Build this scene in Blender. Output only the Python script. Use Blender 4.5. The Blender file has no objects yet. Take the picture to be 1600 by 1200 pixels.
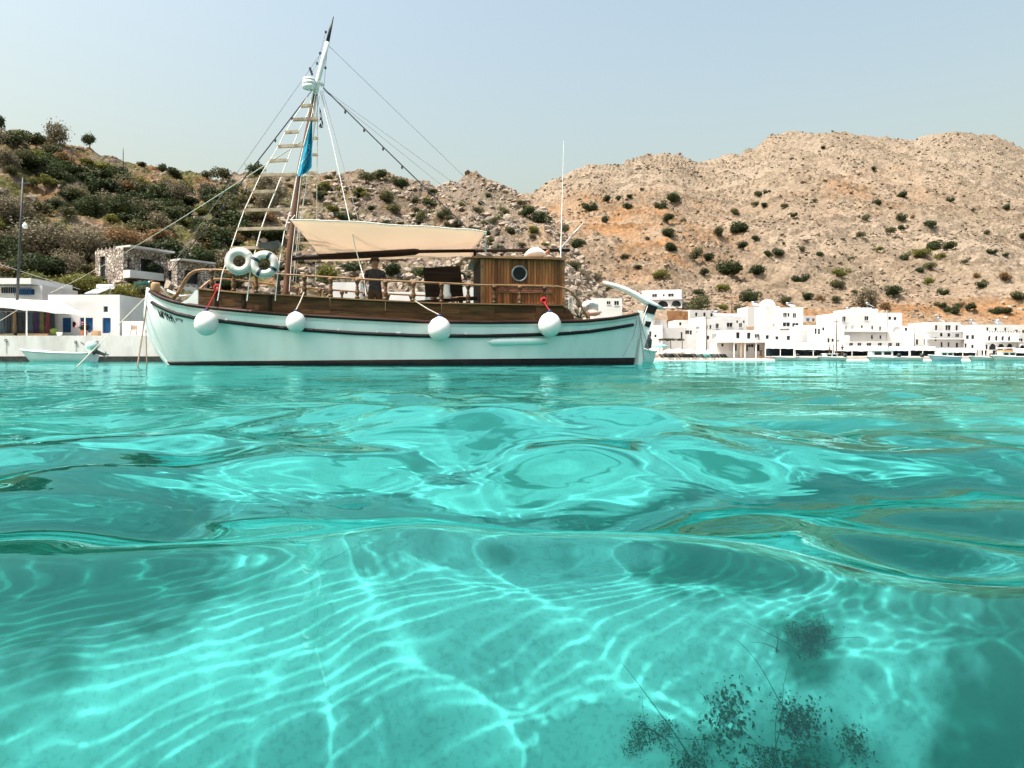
import bpy, bmesh, math, random
import numpy as np
from mathutils import Vector, Matrix

# ------------------------------------------------------------------ camera, sky, sun, exposure
scene = bpy.context.scene
COL = scene.collection
F, HZ, H = 1100.0, 562.0, 0.12           # focal length and horizon row (1600 px frame), camera height in m
cam_data = bpy.data.cameras.new('camera')
cam = bpy.data.objects.new('camera', cam_data)
COL.objects.link(cam)
cam.location = (0, 0, H)
cam.rotation_euler = (math.pi / 2, 0, 0)
cam_data.lens = F / 1600 * 36
cam_data.shift_y = -(600 - HZ) / 1600
cam_data.clip_start = 0.02
cam_data.clip_end = 4000
scene.camera = cam

SUN_EL, SUN_AZ = math.radians(63), math.radians(243)      # high sun, from the left and a little behind the camera
world = bpy.data.worlds.new('World')
scene.world = world
world.use_nodes = True
wn = world.node_tree
sky = wn.nodes.new('ShaderNodeTexSky')
sky.sky_type = 'NISHITA'
sky.sun_disc = False
sky.sun_elevation = SUN_EL
sky.sun_rotation = SUN_AZ
sky.air_density = 2.2
sky.dust_density = 7.0
sky.ozone_density = 0.4
wn.links.new(sky.outputs[0], wn.nodes['Background'].inputs[0])
wn.nodes['Background'].inputs[1].default_value = 0.15
sun_data = bpy.data.lights.new('sun', 'SUN')
sun_data.energy = 5.0
sun_data.angle = math.radians(0.5)
sun_data.color = (1.0, 0.955, 0.88)
sun = bpy.data.objects.new('sun', sun_data)
COL.objects.link(sun)
sun_dir = Vector((math.sin(SUN_AZ) * math.cos(SUN_EL), math.cos(SUN_AZ) * math.cos(SUN_EL), math.sin(SUN_EL)))
sun.rotation_euler = sun_dir.to_track_quat('Z', 'Y').to_euler()
sun_data.cycles.is_caustics_light = True
vs = scene.view_settings
vs.view_transform = 'Standard'
vs.look = 'None'
vs.exposure = 0.62
vs.gamma = 1.0
scene.render.engine = 'CYCLES'
scene.cycles.use_denoising = True
scene.cycles.max_bounces = 8
scene.cycles.transmission_bounces = 6
scene.cycles.sample_clamp_indirect = 6.0

R = random.Random(7)

def P(px, py, y):
    """world point seen at photo pixel (px, py) at distance y"""
    return Vector(((px - 800) / F * y, y, H + (HZ - py) / F * y))

# ------------------------------------------------------------------ numpy noise
_perm = np.random.default_rng(5).permutation(4096).astype(np.int64)
_grad = np.random.default_rng(6).uniform(0, 2 * math.pi, 4096)
def _h(ix, iy):
    return _perm[(_perm[ix & 4095] + iy) & 4095]
def perlin(x, y):
    x0 = np.floor(x).astype(np.int64); y0 = np.floor(y).astype(np.int64)
    fx = x - x0; fy = y - y0
    u = fx * fx * fx * (fx * (fx * 6 - 15) + 10); v = fy * fy * fy * (fy * (fy * 6 - 15) + 10)
    def g(ix, iy, dx, dy):
        a = _grad[_h(ix, iy)]
        return np.cos(a) * dx + np.sin(a) * dy
    a = g(x0, y0, fx, fy); b = g(x0 + 1, y0, fx - 1, fy)
    c = g(x0, y0 + 1, fx, fy - 1); d = g(x0 + 1, y0 + 1, fx - 1, fy - 1)
    return ((a + (b - a) * u) + ((c + (d - c) * u) - (a + (b - a) * u)) * v) * 1.5
def fbm(x, y, octv=5, gain=0.5, ridged=False):
    t = 0; a = 1; s = 0
    for i in range(octv):
        n = perlin(x + 17.3 * i, y - 9.1 * i)
        if ridged: n = 1 - 2 * np.abs(n)
        t = t + a * n; s += a; a *= gain; x = x * 2.03; y = y * 2.03
    return t / s

# ------------------------------------------------------------------ mesh helpers
class MB:
    def __init__(s): s.v = []; s.f = []; s.m = []
    def add(s, vs_, fs, mi=0):
        o = len(s.v); s.v += [tuple(p) for p in vs_]
        s.f += [tuple(i + o for i in f) for f in fs]; s.m += [mi] * len(fs)
        return s
    def box(s, x0, x1, y0, y1, z0, z1, mi=0):
        return s.add([(x0,y0,z0),(x1,y0,z0),(x1,y1,z0),(x0,y1,z0),(x0,y0,z1),(x1,y0,z1),(x1,y1,z1),(x0,y1,z1)],
              [(0,3,2,1),(4,5,6,7),(0,1,5,4),(1,2,6,5),(2,3,7,6),(3,0,4,7)], mi)
    def bar(s, a, b, w, h, up=(0,0,1), mi=0, w2=None, h2=None):
        """rectangular bar from a to b"""
        a = Vector(a); b = Vector(b); d = (b - a).normalized(); u = Vector(up)
        if abs(d.dot(u)) > 0.98: u = Vector((0, 1, 0))
        sx = d.cross(u).normalized(); uu = sx.cross(d).normalized()
        w2 = w if w2 is None else w2; h2 = h if h2 is None else h2
        vs_ = []
        for p, ww, hh in ((a, w, h), (b, w2, h2)):
            vs_ += [p + sx*ww/2*i + uu*hh/2*j for i, j in ((-1,-1),(1,-1),(1,1),(-1,1))]
        return s.add(vs_, [(0,1,2,3),(7,6,5,4),(0,4,5,1),(1,5,6,2),(2,6,7,3),(3,7,4,0)], mi)
    def tube(s, pts, r, n=6, mi=0, cap=True, squash=1.0):
        pts = [Vector(p) for p in pts]; m = len(pts)
        rs = r if isinstance(r, (list, tuple)) else [r] * m
        vs_ = []; prev = None
        for i, p in enumerate(pts):
            d = (pts[min(i+1, m-1)] - pts[max(i-1, 0)])
            d = d.normalized() if d.length > 1e-9 else Vector((0,0,1))
            if prev is None:
                ref = Vector((0,0,1)) if abs(d.z) < 0.9 else Vector((1,0,0))
                sx = d.cross(ref).normalized()
            else:
                sx = (prev - d * prev.dot(d)).normalized()
            prev = sx; uu = sx.cross(d)
            for k in range(n):
                a = 2 * math.pi * k / n
                vs_.append(p + sx * math.cos(a) * rs[i] + uu * math.sin(a) * rs[i] * squash)
        fs = [(i*n+k, i*n+(k+1) % n, (i+1)*n+(k+1) % n, (i+1)*n+k) for i in range(m-1) for k in range(n)]
        if cap: fs += [tuple(range(n-1, -1, -1)), tuple((m-1)*n + k for k in range(n))]
        return s.add(vs_, fs, mi)
    def lathe(s, prof, c=(0,0,0), n=12, mi=0, axis='z', sx=1.0, sy=1.0):
        vs_ = []; c = Vector(c)
        for r, z in prof:
            for k in range(n):
                a = 2*math.pi*k/n; x, y = r*math.cos(a)*sx, r*math.sin(a)*sy
                q = (x, y, z) if axis == 'z' else ((x, z, y) if axis == 'y' else (z, x, y))
                vs_.append(c + Vector(q))
        m = len(prof)
        fs = [(i*n+k, i*n+(k+1) % n, (i+1)*n+(k+1) % n, (i+1)*n+k) for i in range(m-1) for k in range(n)]
        fs += [tuple(range(n-1, -1, -1)), tuple((m-1)*n + k for k in range(n))]
        return s.add(vs_, fs, mi)
    def torus(s, c, R_, r, n=24, k=8, mi=0, M=None):
        vs_ = []
        for i in range(n):
            a = 2*math.pi*i/n
            for j in range(k):
                b = 2*math.pi*j/k
                p = Vector(((R_ + r*math.cos(b))*math.cos(a), r*math.sin(b), (R_ + r*math.cos(b))*math.sin(a)))
                if M is not None: p = M @ p
                vs_.append(Vector(c) + p)
        fs = [(i*k+j, i*k+(j+1) % k, ((i+1) % n)*k+(j+1) % k, ((i+1) % n)*k+j) for i in range(n) for j in range(k)]
        return s.add(vs_, fs, mi)
    def grid(s, rows, mi=0, closed=False):
        n = len(rows[0]); m = len(rows)
        fs = []
        for i in range(m-1):
            for k in range(n if closed else n-1):
                fs.append((i*n+k, i*n+(k+1) % n, (i+1)*n+(k+1) % n, (i+1)*n+k))
        return s.add([p for r_ in rows for p in r_], fs, mi)
    def mesh(s, name, mats, smooth=False, fix=True):
        me = bpy.data.meshes.new(name)
        me.from_pydata(s.v, [], s.f)
        if not isinstance(mats, (list, tuple)): mats = [mats]
        for m in mats: me.materials.append(m)
        if len(mats) > 1: me.polygons.foreach_set('material_index', s.m)
        if fix:
            bm = bmesh.new(); bm.from_mesh(me); bmesh.ops.recalc_face_normals(bm, faces=bm.faces); bm.to_mesh(me); bm.free()
        if smooth: me.shade_smooth()
        me.update()
        return me
    def build(s, name, mats, parent=None, smooth=False, loc=None, fix=True):
        return link(name, s.mesh(name, mats, smooth, fix), parent, loc)

def link(name, data, parent=None, loc=None, rz=0.0, scale=None):
    o = bpy.data.objects.new(name, data)
    COL.objects.link(o)
    if parent is not None: o.parent = parent
    if loc is not None: o.location = loc
    if rz: o.rotation_euler.z = rz
    if scale is not None: o.scale = scale
    return o
def tag(o, label, cat, group=None):
    o['label'] = label; o['category'] = cat
    if group: o['group'] = group
    return o
def thing(name, label, cat, loc=(0,0,0), rz=0.0, group=None):
    o = link(name, None, None, loc, rz)
    o.empty_display_size = 0.2
    return tag(o, label, cat, group)
def struct(o):
    o['kind'] = 'structure'; return o
def np_mesh(name, v, f, mat, smooth=True):
    """v (n,3) float, f (m,k) int"""
    me = bpy.data.meshes.new(name)
    k = f.shape[1]
    me.vertices.add(len(v)); me.vertices.foreach_set('co', np.ascontiguousarray(v, dtype=np.float32).ravel())
    me.loops.add(f.size); me.loops.foreach_set('vertex_index', np.ascontiguousarray(f, dtype=np.int32).ravel())
    me.polygons.add(len(f)); me.polygons.foreach_set('loop_start', np.arange(0, f.size, k, dtype=np.int32))
    me.update(calc_edges=True)
    me.polygons.foreach_set('use_smooth', np.full(len(f), smooth, dtype=bool))
    me.materials.append(mat)
    return me
def grid_faces(nr, nc):
    i = np.arange(nr * nc).reshape(nr, nc)
    return np.stack([i[:-1, :-1], i[:-1, 1:], i[1:, 1:], i[1:, :-1]], -1).reshape(-1, 4)

# ------------------------------------------------------------------ materials
def new_mat(name):
    m = bpy.data.materials.new(name); m.use_nodes = True
    nt = m.node_tree
    return m, nt, nt.nodes['Principled BSDF']
def N(nt, kind, **kw):
    n = nt.nodes.new(kind)
    for k, v in kw.items(): setattr(n, k, v)
    return n
def c4(c): return (c[0], c[1], c[2], 1)
def mat(name, a, b=None, rough=0.7, scale=3.0, stretch=(1,1,1), bump=0.0, bscale=None, metal=0.0, rnd=0.0, detail=5, spec=None, lo=0.35, hi=0.65):
    """two-tone noise material; rnd = per-object brightness spread"""
    m, nt, bs = new_mat(name)
    b = b or tuple(x * 0.8 for x in a)
    tc = N(nt, 'ShaderNodeTexCoord'); mp = N(nt, 'ShaderNodeMapping')
    mp.inputs['Scale'].default_value = stretch
    nt.links.new(tc.outputs['Object'], mp.inputs[0])
    no = N(nt, 'ShaderNodeTexNoise'); no.inputs['Scale'].default_value = scale; no.inputs['Detail'].default_value = detail
    nt.links.new(mp.outputs[0], no.inputs['Vector'])
    cr = N(nt, 'ShaderNodeValToRGB')
    cr.color_ramp.elements[0].position = lo; cr.color_ramp.elements[0].color = c4(a)
    cr.color_ramp.elements[1].position = hi; cr.color_ramp.elements[1].color = c4(b)
    nt.links.new(no.outputs[0], cr.inputs[0])
    col = cr.outputs[0]
    if rnd:
        oi = N(nt, 'ShaderNodeObjectInfo'); mr = N(nt, 'ShaderNodeMapRange')
        mr.inputs[3].default_value = 1 - rnd; mr.inputs[4].default_value = 1 + rnd
        nt.links.new(oi.outputs['Random'], mr.inputs[0])
        mx = N(nt, 'ShaderNodeMix', data_type='RGBA', blend_type='MULTIPLY'); mx.inputs[0].default_value = 1
        cb = N(nt, 'ShaderNodeCombineColor')
        for i in range(3): nt.links.new(mr.outputs[0], cb.inputs[i])
        nt.links.new(col, mx.inputs[6]); nt.links.new(cb.outputs[0], mx.inputs[7]); col = mx.outputs[2]
        ad = N(nt, 'ShaderNodeVectorMath', operation='SCALE'); ad.inputs[3].default_value = 37.0
        va = N(nt, 'ShaderNodeVectorMath', operation='ADD')
        nt.links.new(oi.outputs['Random'], ad.inputs[0]); nt.links.new(mp.outputs[0], va.inputs[0]); nt.links.new(ad.outputs[0], va.inputs[1])
        nt.links.new(va.outputs[0], no.inputs['Vector'])
    nt.links.new(col, bs.inputs['Base Color'])
    bs.inputs['Roughness'].default_value = rough; bs.inputs['Metallic'].default_value = metal
    bs.inputs['Specular IOR Level'].default_value = 0.3 if spec is None else spec
    if bump:
        n2 = N(nt, 'ShaderNodeTexNoise'); n2.inputs['Scale'].default_value = bscale or scale * 3; n2.inputs['Detail'].default_value = 4
        nt.links.new(mp.outputs[0], n2.inputs['Vector'])
        bp = N(nt, 'ShaderNodeBump'); bp.inputs['Strength'].default_value = bump; bp.inputs['Distance'].default_value = 0.05
        nt.links.new(n2.outputs[0], bp.inputs['Height']); nt.links.new(bp.outputs[0], bs.inputs['Normal'])
    return m

M = {}
M['hull'] = mat('hull_paint', (0.80,0.85,0.85), (0.66,0.73,0.72), rough=0.3, scale=2.2, stretch=(1.2,1,0.22), bump=0.08, bscale=5, lo=0.42, hi=0.8)
M['pad'] = mat('pad_paint', (0.70,0.85,0.84), (0.64,0.8,0.8), rough=0.35, scale=2)
M['black'] = mat('black_paint', (0.010,0.010,0.012), (0.02,0.018,0.018), rough=0.5, scale=4, spec=0.15)
M['gunwale'] = mat('dark_gunwale', (0.018,0.009,0.008), (0.045,0.018,0.014), rough=0.45, scale=3, stretch=(0.5,3,3), spec=0.15)
M['wood_dark'] = mat('weathered_wood', (0.040,0.021,0.009), (0.135,0.062,0.024), rough=0.55, scale=3.0, stretch=(0.5,3,4), bump=0.3, rnd=0.3, spec=0.15, lo=0.3, hi=0.75)
M['wood_rail'] = mat('rail_wood', (0.32,0.18,0.09), (0.17,0.09,0.042), rough=0.4, scale=4, stretch=(0.4,3,3), rnd=0.1)
M['wood_plank'] = mat('varnished_plank', (0.40,0.155,0.055), (0.13,0.05,0.022), rough=0.45, scale=2.6, stretch=(4,4,0.5), bump=0.25, rnd=0.5, lo=0.25, hi=0.75, spec=0.2)
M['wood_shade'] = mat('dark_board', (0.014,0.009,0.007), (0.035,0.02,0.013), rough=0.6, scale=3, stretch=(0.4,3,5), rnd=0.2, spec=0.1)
M['baluster'] = mat('turned_wood', (0.07,0.036,0.02), (0.16,0.085,0.042), rough=0.45, scale=9, rnd=0.45, spec=0.2)
M['mast'] = mat('mast_wood', (0.085,0.04,0.026), (0.15,0.075,0.045), rough=0.45, scale=5, stretch=(3,3,0.3))
M['mast_white'] = mat('white_spar', (0.78,0.80,0.80), (0.68,0.7,0.7), rough=0.4, scale=4)
M['rung'] = mat('pale_rung', (0.56,0.43,0.32), (0.32,0.22,0.15), rough=0.6, scale=8, rnd=0.15)
M['boom'] = mat('boom_paint', (0.015,0.010,0.008), (0.04,0.02,0.015), rough=0.5, scale=3, stretch=(0.3,3,3), spec=0.15)
M['rope'] = mat('pale_rope', (0.62,0.57,0.48), (0.45,0.4,0.33), rough=0.9, scale=40)
M['rope_white'] = mat('white_rope', (0.78,0.77,0.73), (0.6,0.6,0.57), rough=0.9, scale=40)
M['rope_red'] = mat('red_rope', (0.5,0.03,0.04), (0.3,0.015,0.02), rough=0.9, scale=40)
M['rope_brown'] = mat('brown_rope', (0.12,0.085,0.06), (0.2,0.15,0.1), rough=0.9, scale=30)
M['wire'] = mat('steel_wire', (0.33,0.34,0.35), (0.22,0.22,0.23), rough=0.5, scale=30)
M['cable'] = mat('black_cable', (0.02,0.022,0.026), (0.035,0.035,0.04), rough=0.6, scale=20)
M['fender'] = mat('fender_vinyl', (0.80,0.79,0.78), (0.66,0.65,0.63), rough=0.45, scale=5, lo=0.4, hi=0.8)
M['ring'] = mat('life_ring_canvas', (0.62,0.60,0.57), (0.50,0.48,0.45), rough=0.8, scale=7)
M['blue'] = mat('blue_plastic', (0.02,0.03,0.11), (0.03,0.05,0.16), rough=0.5, scale=5)
M['navy'] = mat('navy_band', (0.015,0.035,0.06), (0.02,0.05,0.08), rough=0.6, scale=5)
M['white'] = mat('white_gelcoat', (0.82,0.82,0.81), (0.74,0.74,0.73), rough=0.4, scale=2)
M['deck'] = mat('deck_planking', (0.42,0.33,0.25), (0.3,0.22,0.15), rough=0.7, scale=4, stretch=(0.3,4,1))
M['metal'] = mat('grey_metal', (0.4,0.41,0.42), (0.28,0.29,0.3), rough=0.35, metal=0.8, scale=5)
M['dark'] = mat('dark_plastic', (0.03,0.034,0.036), (0.055,0.06,0.06), rough=0.5, scale=5)
M['flag'] = mat('cyan_flag', (0.02,0.33,0.50), (0.015,0.24,0.40), rough=0.8, scale=2, stretch=(2,2,0.4))
M['flag_pale'] = mat('pale_print', (0.35,0.68,0.80), (0.3,0.6,0.75), rough=0.8, scale=9)
M['skin'] = mat('skin', (0.30,0.16,0.10), (0.24,0.12,0.075), rough=0.6, scale=6)
M['shirt'] = mat('dark_shirt', (0.03,0.03,0.034), (0.06,0.05,0.05), rough=0.9, scale=12)
M['shorts'] = mat('brown_shorts', (0.09,0.055,0.03), (0.06,0.035,0.02), rough=0.9, scale=12)
M['hair'] = mat('dark_hair', (0.025,0.016,0.012), (0.04,0.025,0.018), rough=0.7, scale=30)
M['plaster'] = mat('white_plaster', (0.71,0.70,0.695), (0.60,0.595,0.595), rough=0.9, scale=0.5, rnd=0.06, bump=0.15, bscale=3)
M['plaster_grey'] = mat('grey_plaster', (0.60,0.59,0.60), (0.50,0.49,0.5), rough=0.9, scale=0.7, bump=0.2, bscale=4)
M['quay'] = mat('whitewashed_quay', (0.70,0.67,0.66), (0.42,0.39,0.37), rough=0.9, scale=0.9, stretch=(1,1,0.35), bump=0.4, bscale=5, lo=0.48, hi=0.85, detail=8)
M['weed'] = mat('waterline_weed', (0.02,0.026,0.024), (0.05,0.052,0.045), rough=0.8, scale=3, bump=0.6, bscale=8)
M['pane'] = mat('dark_window', (0.015,0.018,0.022), (0.04,0.044,0.052), rough=0.25, scale=0.8, rnd=0.3, spec=0.2)
M['blue_door'] = mat('blue_shutter', (0.006,0.055,0.16), (0.01,0.085,0.22), rough=0.5, scale=2, stretch=(6,1,0.4))
M['blue_light'] = mat('light_blue_shutter', (0.05,0.25,0.55), (0.08,0.32,0.6), rough=0.5, scale=2)
M['canopy'] = mat('white_canvas', (0.80,0.78,0.76), (0.72,0.70,0.68), rough=0.9, scale=1.0)
M['canopy_blue'] = mat('pale_blue_canvas', (0.55,0.68,0.80), (0.5,0.62,0.75), rough=0.9, scale=1.0)
M['teal_cloth'] = mat('turquoise_canvas', (0.25,0.66,0.62), (0.2,0.58,0.55), rough=0.9, scale=1.0)
M['orange'] = mat('orange_panel', (0.62,0.28,0.08), (0.5,0.2,0.06), rough=0.8, scale=1.0)
M['tan'] = mat('tan_wood', (0.45,0.30,0.17), (0.34,0.21,0.11), rough=0.7, scale=4)
M['pot'] = mat('terracotta', (0.4,0.18,0.1), (0.3,0.13,0.07), rough=0.8, scale=6)
M['flower'] = mat('pink_flower', (0.65,0.14,0.2), (0.75,0.3,0.3), rough=0.8, scale=6)
M['panel'] = mat('solar_glass', (0.36,0.40,0.45), (0.5,0.54,0.58), rough=0.2, scale=1.5)
M['green_net'] = mat('green_shade_net', (0.012,0.05,0.042), (0.025,0.075,0.06), rough=0.95, scale=4, spec=0.05)
M['teal_engine'] = mat('engine_cover', (0.30,0.50,0.47), (0.45,0.62,0.58), rough=0.35, scale=5)
M['porthole_glass'] = mat('porthole_glass', (0.006,0.010,0.014), (0.012,0.018,0.024), rough=0.15, scale=3, spec=0.2)
for i_, c_ in enumerate([(0.06,0.09,0.11),(0.16,0.04,0.05),(0.03,0.04,0.05),(0.12,0.12,0.05),(0.05,0.03,0.09),(0.2,0.14,0.08)]):
    M['cloth%d' % i_] = mat('hanging_fabric_%d' % i_, c_, tuple(x * 1.6 for x in c_), rough=0.95, scale=3, stretch=(3,1,0.5))

# canvas lit from above glows underneath: diffuse + translucent cloth
m_, nt_, bs_ = new_mat('awning_canvas')
tr_ = N(nt_, 'ShaderNodeBsdfTranslucent'); mx_ = N(nt_, 'ShaderNodeMixShader'); mx_.inputs[0].default_value = 0.5
no_ = N(nt_, 'ShaderNodeTexNoise'); no_.inputs['Scale'].default_value = 1.2
cr_ = N(nt_, 'ShaderNodeValToRGB'); cr_.color_ramp.elements[0].color = (0.86,0.76,0.66,1); cr_.color_ramp.elements[1].color = (0.80,0.69,0.58,1)
nt_.links.new(no_.outputs[0], cr_.inputs[0]); nt_.links.new(cr_.outputs[0], bs_.inputs['Base Color']); nt_.links.new(cr_.outputs[0], tr_.inputs[0])
bs_.inputs['Roughness'].default_value = 0.9
nt_.links.new(bs_.outputs[0], mx_.inputs[1]); nt_.links.new(tr_.outputs[0], mx_.inputs[2])
nt_.links.new(mx_.outputs[0], nt_.nodes['Material Output'].inputs[0])
M['awning'] = m_

# dry-stone walling of the stone houses: pale stones, dark joints
m_, nt_, bs_ = new_mat('rubble_stone')
tc_ = N(nt_, 'ShaderNodeTexCoord')
vo_ = N(nt_, 'ShaderNodeTexVoronoi', feature='DISTANCE_TO_EDGE'); vo_.inputs['Scale'].default_value = 2.6
vc_ = N(nt_, 'ShaderNodeTexVoronoi'); vc_.inputs['Scale'].default_value = 2.6
nt_.links.new(tc_.outputs['Object'], vo_.inputs['Vector']); nt_.links.new(tc_.outputs['Object'], vc_.inputs['Vector'])
cr_ = N(nt_, 'ShaderNodeValToRGB'); cr_.color_ramp.elements[0].position = 0.03; cr_.color_ramp.elements[0].color = (0.10,0.085,0.075,1)
cr_.color_ramp.elements[1].position = 0.12; cr_.color_ramp.elements[1].color = (1,1,1,1)
nt_.links.new(vo_.outputs['Distance'], cr_.inputs[0])
bw_ = N(nt_, 'ShaderNodeSeparateColor'); nt_.links.new(vc_.outputs['Color'], bw_.inputs[0])
cs_ = N(nt_, 'ShaderNodeValToRGB'); cs_.color_ramp.elements[0].color = (0.24,0.19,0.16,1); cs_.color_ramp.elements[1].color = (0.62,0.55,0.49,1)
nt_.links.new(bw_.outputs[0], cs_.inputs[0])
mx_ = N(nt_, 'ShaderNodeMix', data_type='RGBA', blend_type='MULTIPLY'); mx_.inputs[0].default_value = 1
nt_.links.new(cs_.outputs[0], mx_.inputs[6]); nt_.links.new(cr_.outputs[0], mx_.inputs[7]); nt_.links.new(mx_.outputs[2], bs_.inputs['Base Color'])
bp_ = N(nt_, 'ShaderNodeBump'); bp_.inputs['Strength'].default_value = 0.8; bp_.inputs['Distance'].default_value = 0.1
nt_.links.new(vo_.outputs['Distance'], bp_.inputs['Height']); nt_.links.new(bp_.outputs[0], bs_.inputs['Normal'])
bs_.inputs['Roughness'].default_value = 0.9
M['stone'] = m_

def leaf_mat(name, a, b):
    m, nt, bs = new_mat(name)
    oi = N(nt, 'ShaderNodeObjectInfo'); ge = N(nt, 'ShaderNodeNewGeometry')
    cr = N(nt, 'ShaderNodeValToRGB'); cr.color_ramp.elements[0].color = c4(a); cr.color_ramp.elements[1].color = c4(b)
    ad = N(nt, 'ShaderNodeMath', operation='MULTIPLY_ADD'); ad.inputs[1].default_value = 0.55
    nt.links.new(ge.outputs['Random Per Island'], ad.inputs[0])
    ml = N(nt, 'ShaderNodeMath', operation='MULTIPLY'); ml.inputs[1].default_value = 0.45
    nt.links.new(oi.outputs['Random'], ml.inputs[0]); nt.links.new(ml.outputs[0], ad.inputs[2])
    nt.links.new(ad.outputs[0], cr.inputs[0]); nt.links.new(cr.outputs[0], bs.inputs['Base Color'])
    bs.inputs['Roughness'].default_value = 0.7; bs.inputs['Specular IOR Level'].default_value = 0.25
    tr = N(nt, 'ShaderNodeBsdfTranslucent'); nt.links.new(cr.outputs[0], tr.inputs[0])
    mx = N(nt, 'ShaderNodeMixShader'); mx.inputs[0].default_value = 0.25
    nt.links.new(bs.outputs[0], mx.inputs[1]); nt.links.new(tr.outputs[0], mx.inputs[2]); nt.links.new(mx.outputs[0], nt.nodes['Material Output'].inputs[0])
    return m
M['leaf_dark'] = leaf_mat('dark_foliage', (0.018,0.030,0.012), (0.060,0.080,0.026))
M['leaf_olive'] = leaf_mat('olive_foliage', (0.05,0.056,0.024), (0.13,0.125,0.055))
M['leaf_grey'] = leaf_mat('grey_foliage', (0.10,0.085,0.055), (0.22,0.185,0.12))
M['leaf_lime'] = leaf_mat('yellow_green_foliage', (0.07,0.085,0.018), (0.22,0.21,0.05))
M['leaf_rust'] = leaf_mat('rusty_foliage', (0.12,0.07,0.03), (0.25,0.15,0.065))
M['bark'] = mat('bark', (0.10,0.07,0.05), (0.17,0.13,0.10), rough=0.9, scale=4, stretch=(3,3,0.6))
M['weed_sea'] = leaf_mat('seaweed', (0.03,0.055,0.03), (0.08,0.11,0.05))
# ------------------------------------------------------------------ terrain
def smooth_interp(x, xs, ys):
    return np.interp(x, xs, ys)

class Terrain:
    def __init__(s, base, yr, ridge, low, h_pow, noise, s1):
        s.base, s.yr, s.ridge, s.low, s.h_pow, s.noise, s.s1 = base, yr, ridge, low, h_pow, noise, s1
    def row(s, px, t):
        """photo row of the smooth hillside at column px, parameter t (0 shore, 1 ridge)"""
        rd = np.interp(px, *s.ridge)
        k = np.clip((563.5 - rd) / 233.0, 0, 1)                # columns where the hill runs out into the shore
        py1 = 563.5 - (563.5 - s.low[1][-1]) * k
        hi = np.clip((t - s.s1) / (1 - s.s1), 0, None)
        up = py1 + (rd - py1) * np.where(hi <= 1, np.clip(hi, 0, 1) ** s.h_pow, 1 - (hi - 1) * 1.6)
        lo_ = 563.5 - (563.5 - np.interp(t, s.low[0], s.low[1])) * k
        return np.where(t < s.s1, lo_, up)
    def xyz(s, px, t):
        y0 = np.interp(px, *s.base); y1 = np.interp(px, *s.yr)
        y = y0 * (y1 / y0) ** t
        x = (px - 800) / F * y
        z = H + (HZ - s.row(px, t)) / F * y
        return x, y, z + s.noise(x, y, t, px)
    def at(s, px, py):
        """nearest point of the hillside seen at a photo pixel"""
        t = np.linspace(0, 1, 260); pxs = np.full_like(t, px)
        x, y, z = s.xyz(pxs, t)
        q = HZ - (z - H) / y * F
        k = np.nonzero(q <= py)[0]
        i = k[0] if len(k) else int(np.argmin(q))
        return Vector((x[i], y[i], z[i]))
    def ground(s, x, y):
        px = np.array([x / y * F + 800.0])
        y0 = np.interp(px, *s.base); y1 = np.interp(px, *s.yr)
        t = np.log(y / y0) / np.log(y1 / y0)
        return float(s.xyz(px, np.clip(t, 0, 1.1))[2][0])
    def build(s, name, cols, nrow, mat_, colour):
        t = np.concatenate([np.linspace(-0.04, 1.0, nrow), np.linspace(1.01, 1.25, 14)])
        PX, T = np.meshgrid(cols, t)
        X, Y, Z = s.xyz(PX, T)
        Z = np.where(T < 0, np.minimum(Z, -0.05 + T * 40), Z)
        v = np.stack([X, Y, Z], -1).reshape(-1, 3)
        me = np_mesh(name, v, grid_faces(len(t), len(cols)), mat_, smooth=False)
        ca = me.color_attributes.new('soil', 'FLOAT_COLOR', 'POINT')
        c = np.ones((len(v), 4), dtype=np.float32); c[:, :3] = colour(X, Y, Z, T, PX).reshape(-1, 3)
        ca.data.foreach_set('color', c.ravel())
        return struct(link(name, me))

def soil_mat(name, fine, bump):
    m, nt, bs = new_mat(name)
    at = N(nt, 'ShaderNodeAttribute', attribute_name='soil')
    tc = N(nt, 'ShaderNodeTexCoord')
    n1 = N(nt, 'ShaderNodeTexNoise'); n1.inputs['Scale'].default_value = fine; n1.inputs['Detail'].default_value = 8; n1.inputs['Roughness'].default_value = 0.65
    nt.links.new(tc.outputs['Object'], n1.inputs['Vector'])
    cr = N(nt, 'ShaderNodeValToRGB'); cr.color_ramp.elements[0].position = 0.32; cr.color_ramp.elements[0].color = (0.5,0.47,0.46,1)
    cr.color_ramp.elements[1].position = 0.62; cr.color_ramp.elements[1].color = (1.12,1.1,1.08,1)
    nt.links.new(n1.outputs[0], cr.inputs[0])
    mx = N(nt, 'ShaderNodeMix', data_type='RGBA', blend_type='MULTIPLY'); mx.inputs[0].default_value = 1
    nt.links.new(at.outputs['Color'], mx.inputs[6]); nt.links.new(cr.outputs[0], mx.inputs[7]); nt.links.new(mx.outputs[2], bs.inputs['Base Color'])
    bs.inputs['Roughness'].default_value = 0.95; bs.inputs['Specular IOR Level'].default_value = 0.1
    bp = N(nt, 'ShaderNodeBump'); bp.inputs['Strength'].default_value = 0.9; bp.inputs['Distance'].default_value = bump
    nt.links.new(n1.outputs[0], bp.inputs['Height']); nt.links.new(bp.outputs[0], bs.inputs['Normal'])
    return m
M['soil_far'] = soil_mat('dry_rocky_slope', 0.8, 0.5)
M['soil_near'] = soil_mat('scrubby_rocky_slope', 0.8, 0.5)
M['rock'] = mat('limestone', (0.28,0.235,0.195), (0.15,0.122,0.10), rough=0.95, scale=1.3, bump=0.6, bscale=4, rnd=0.3, spec=0.1)
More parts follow.
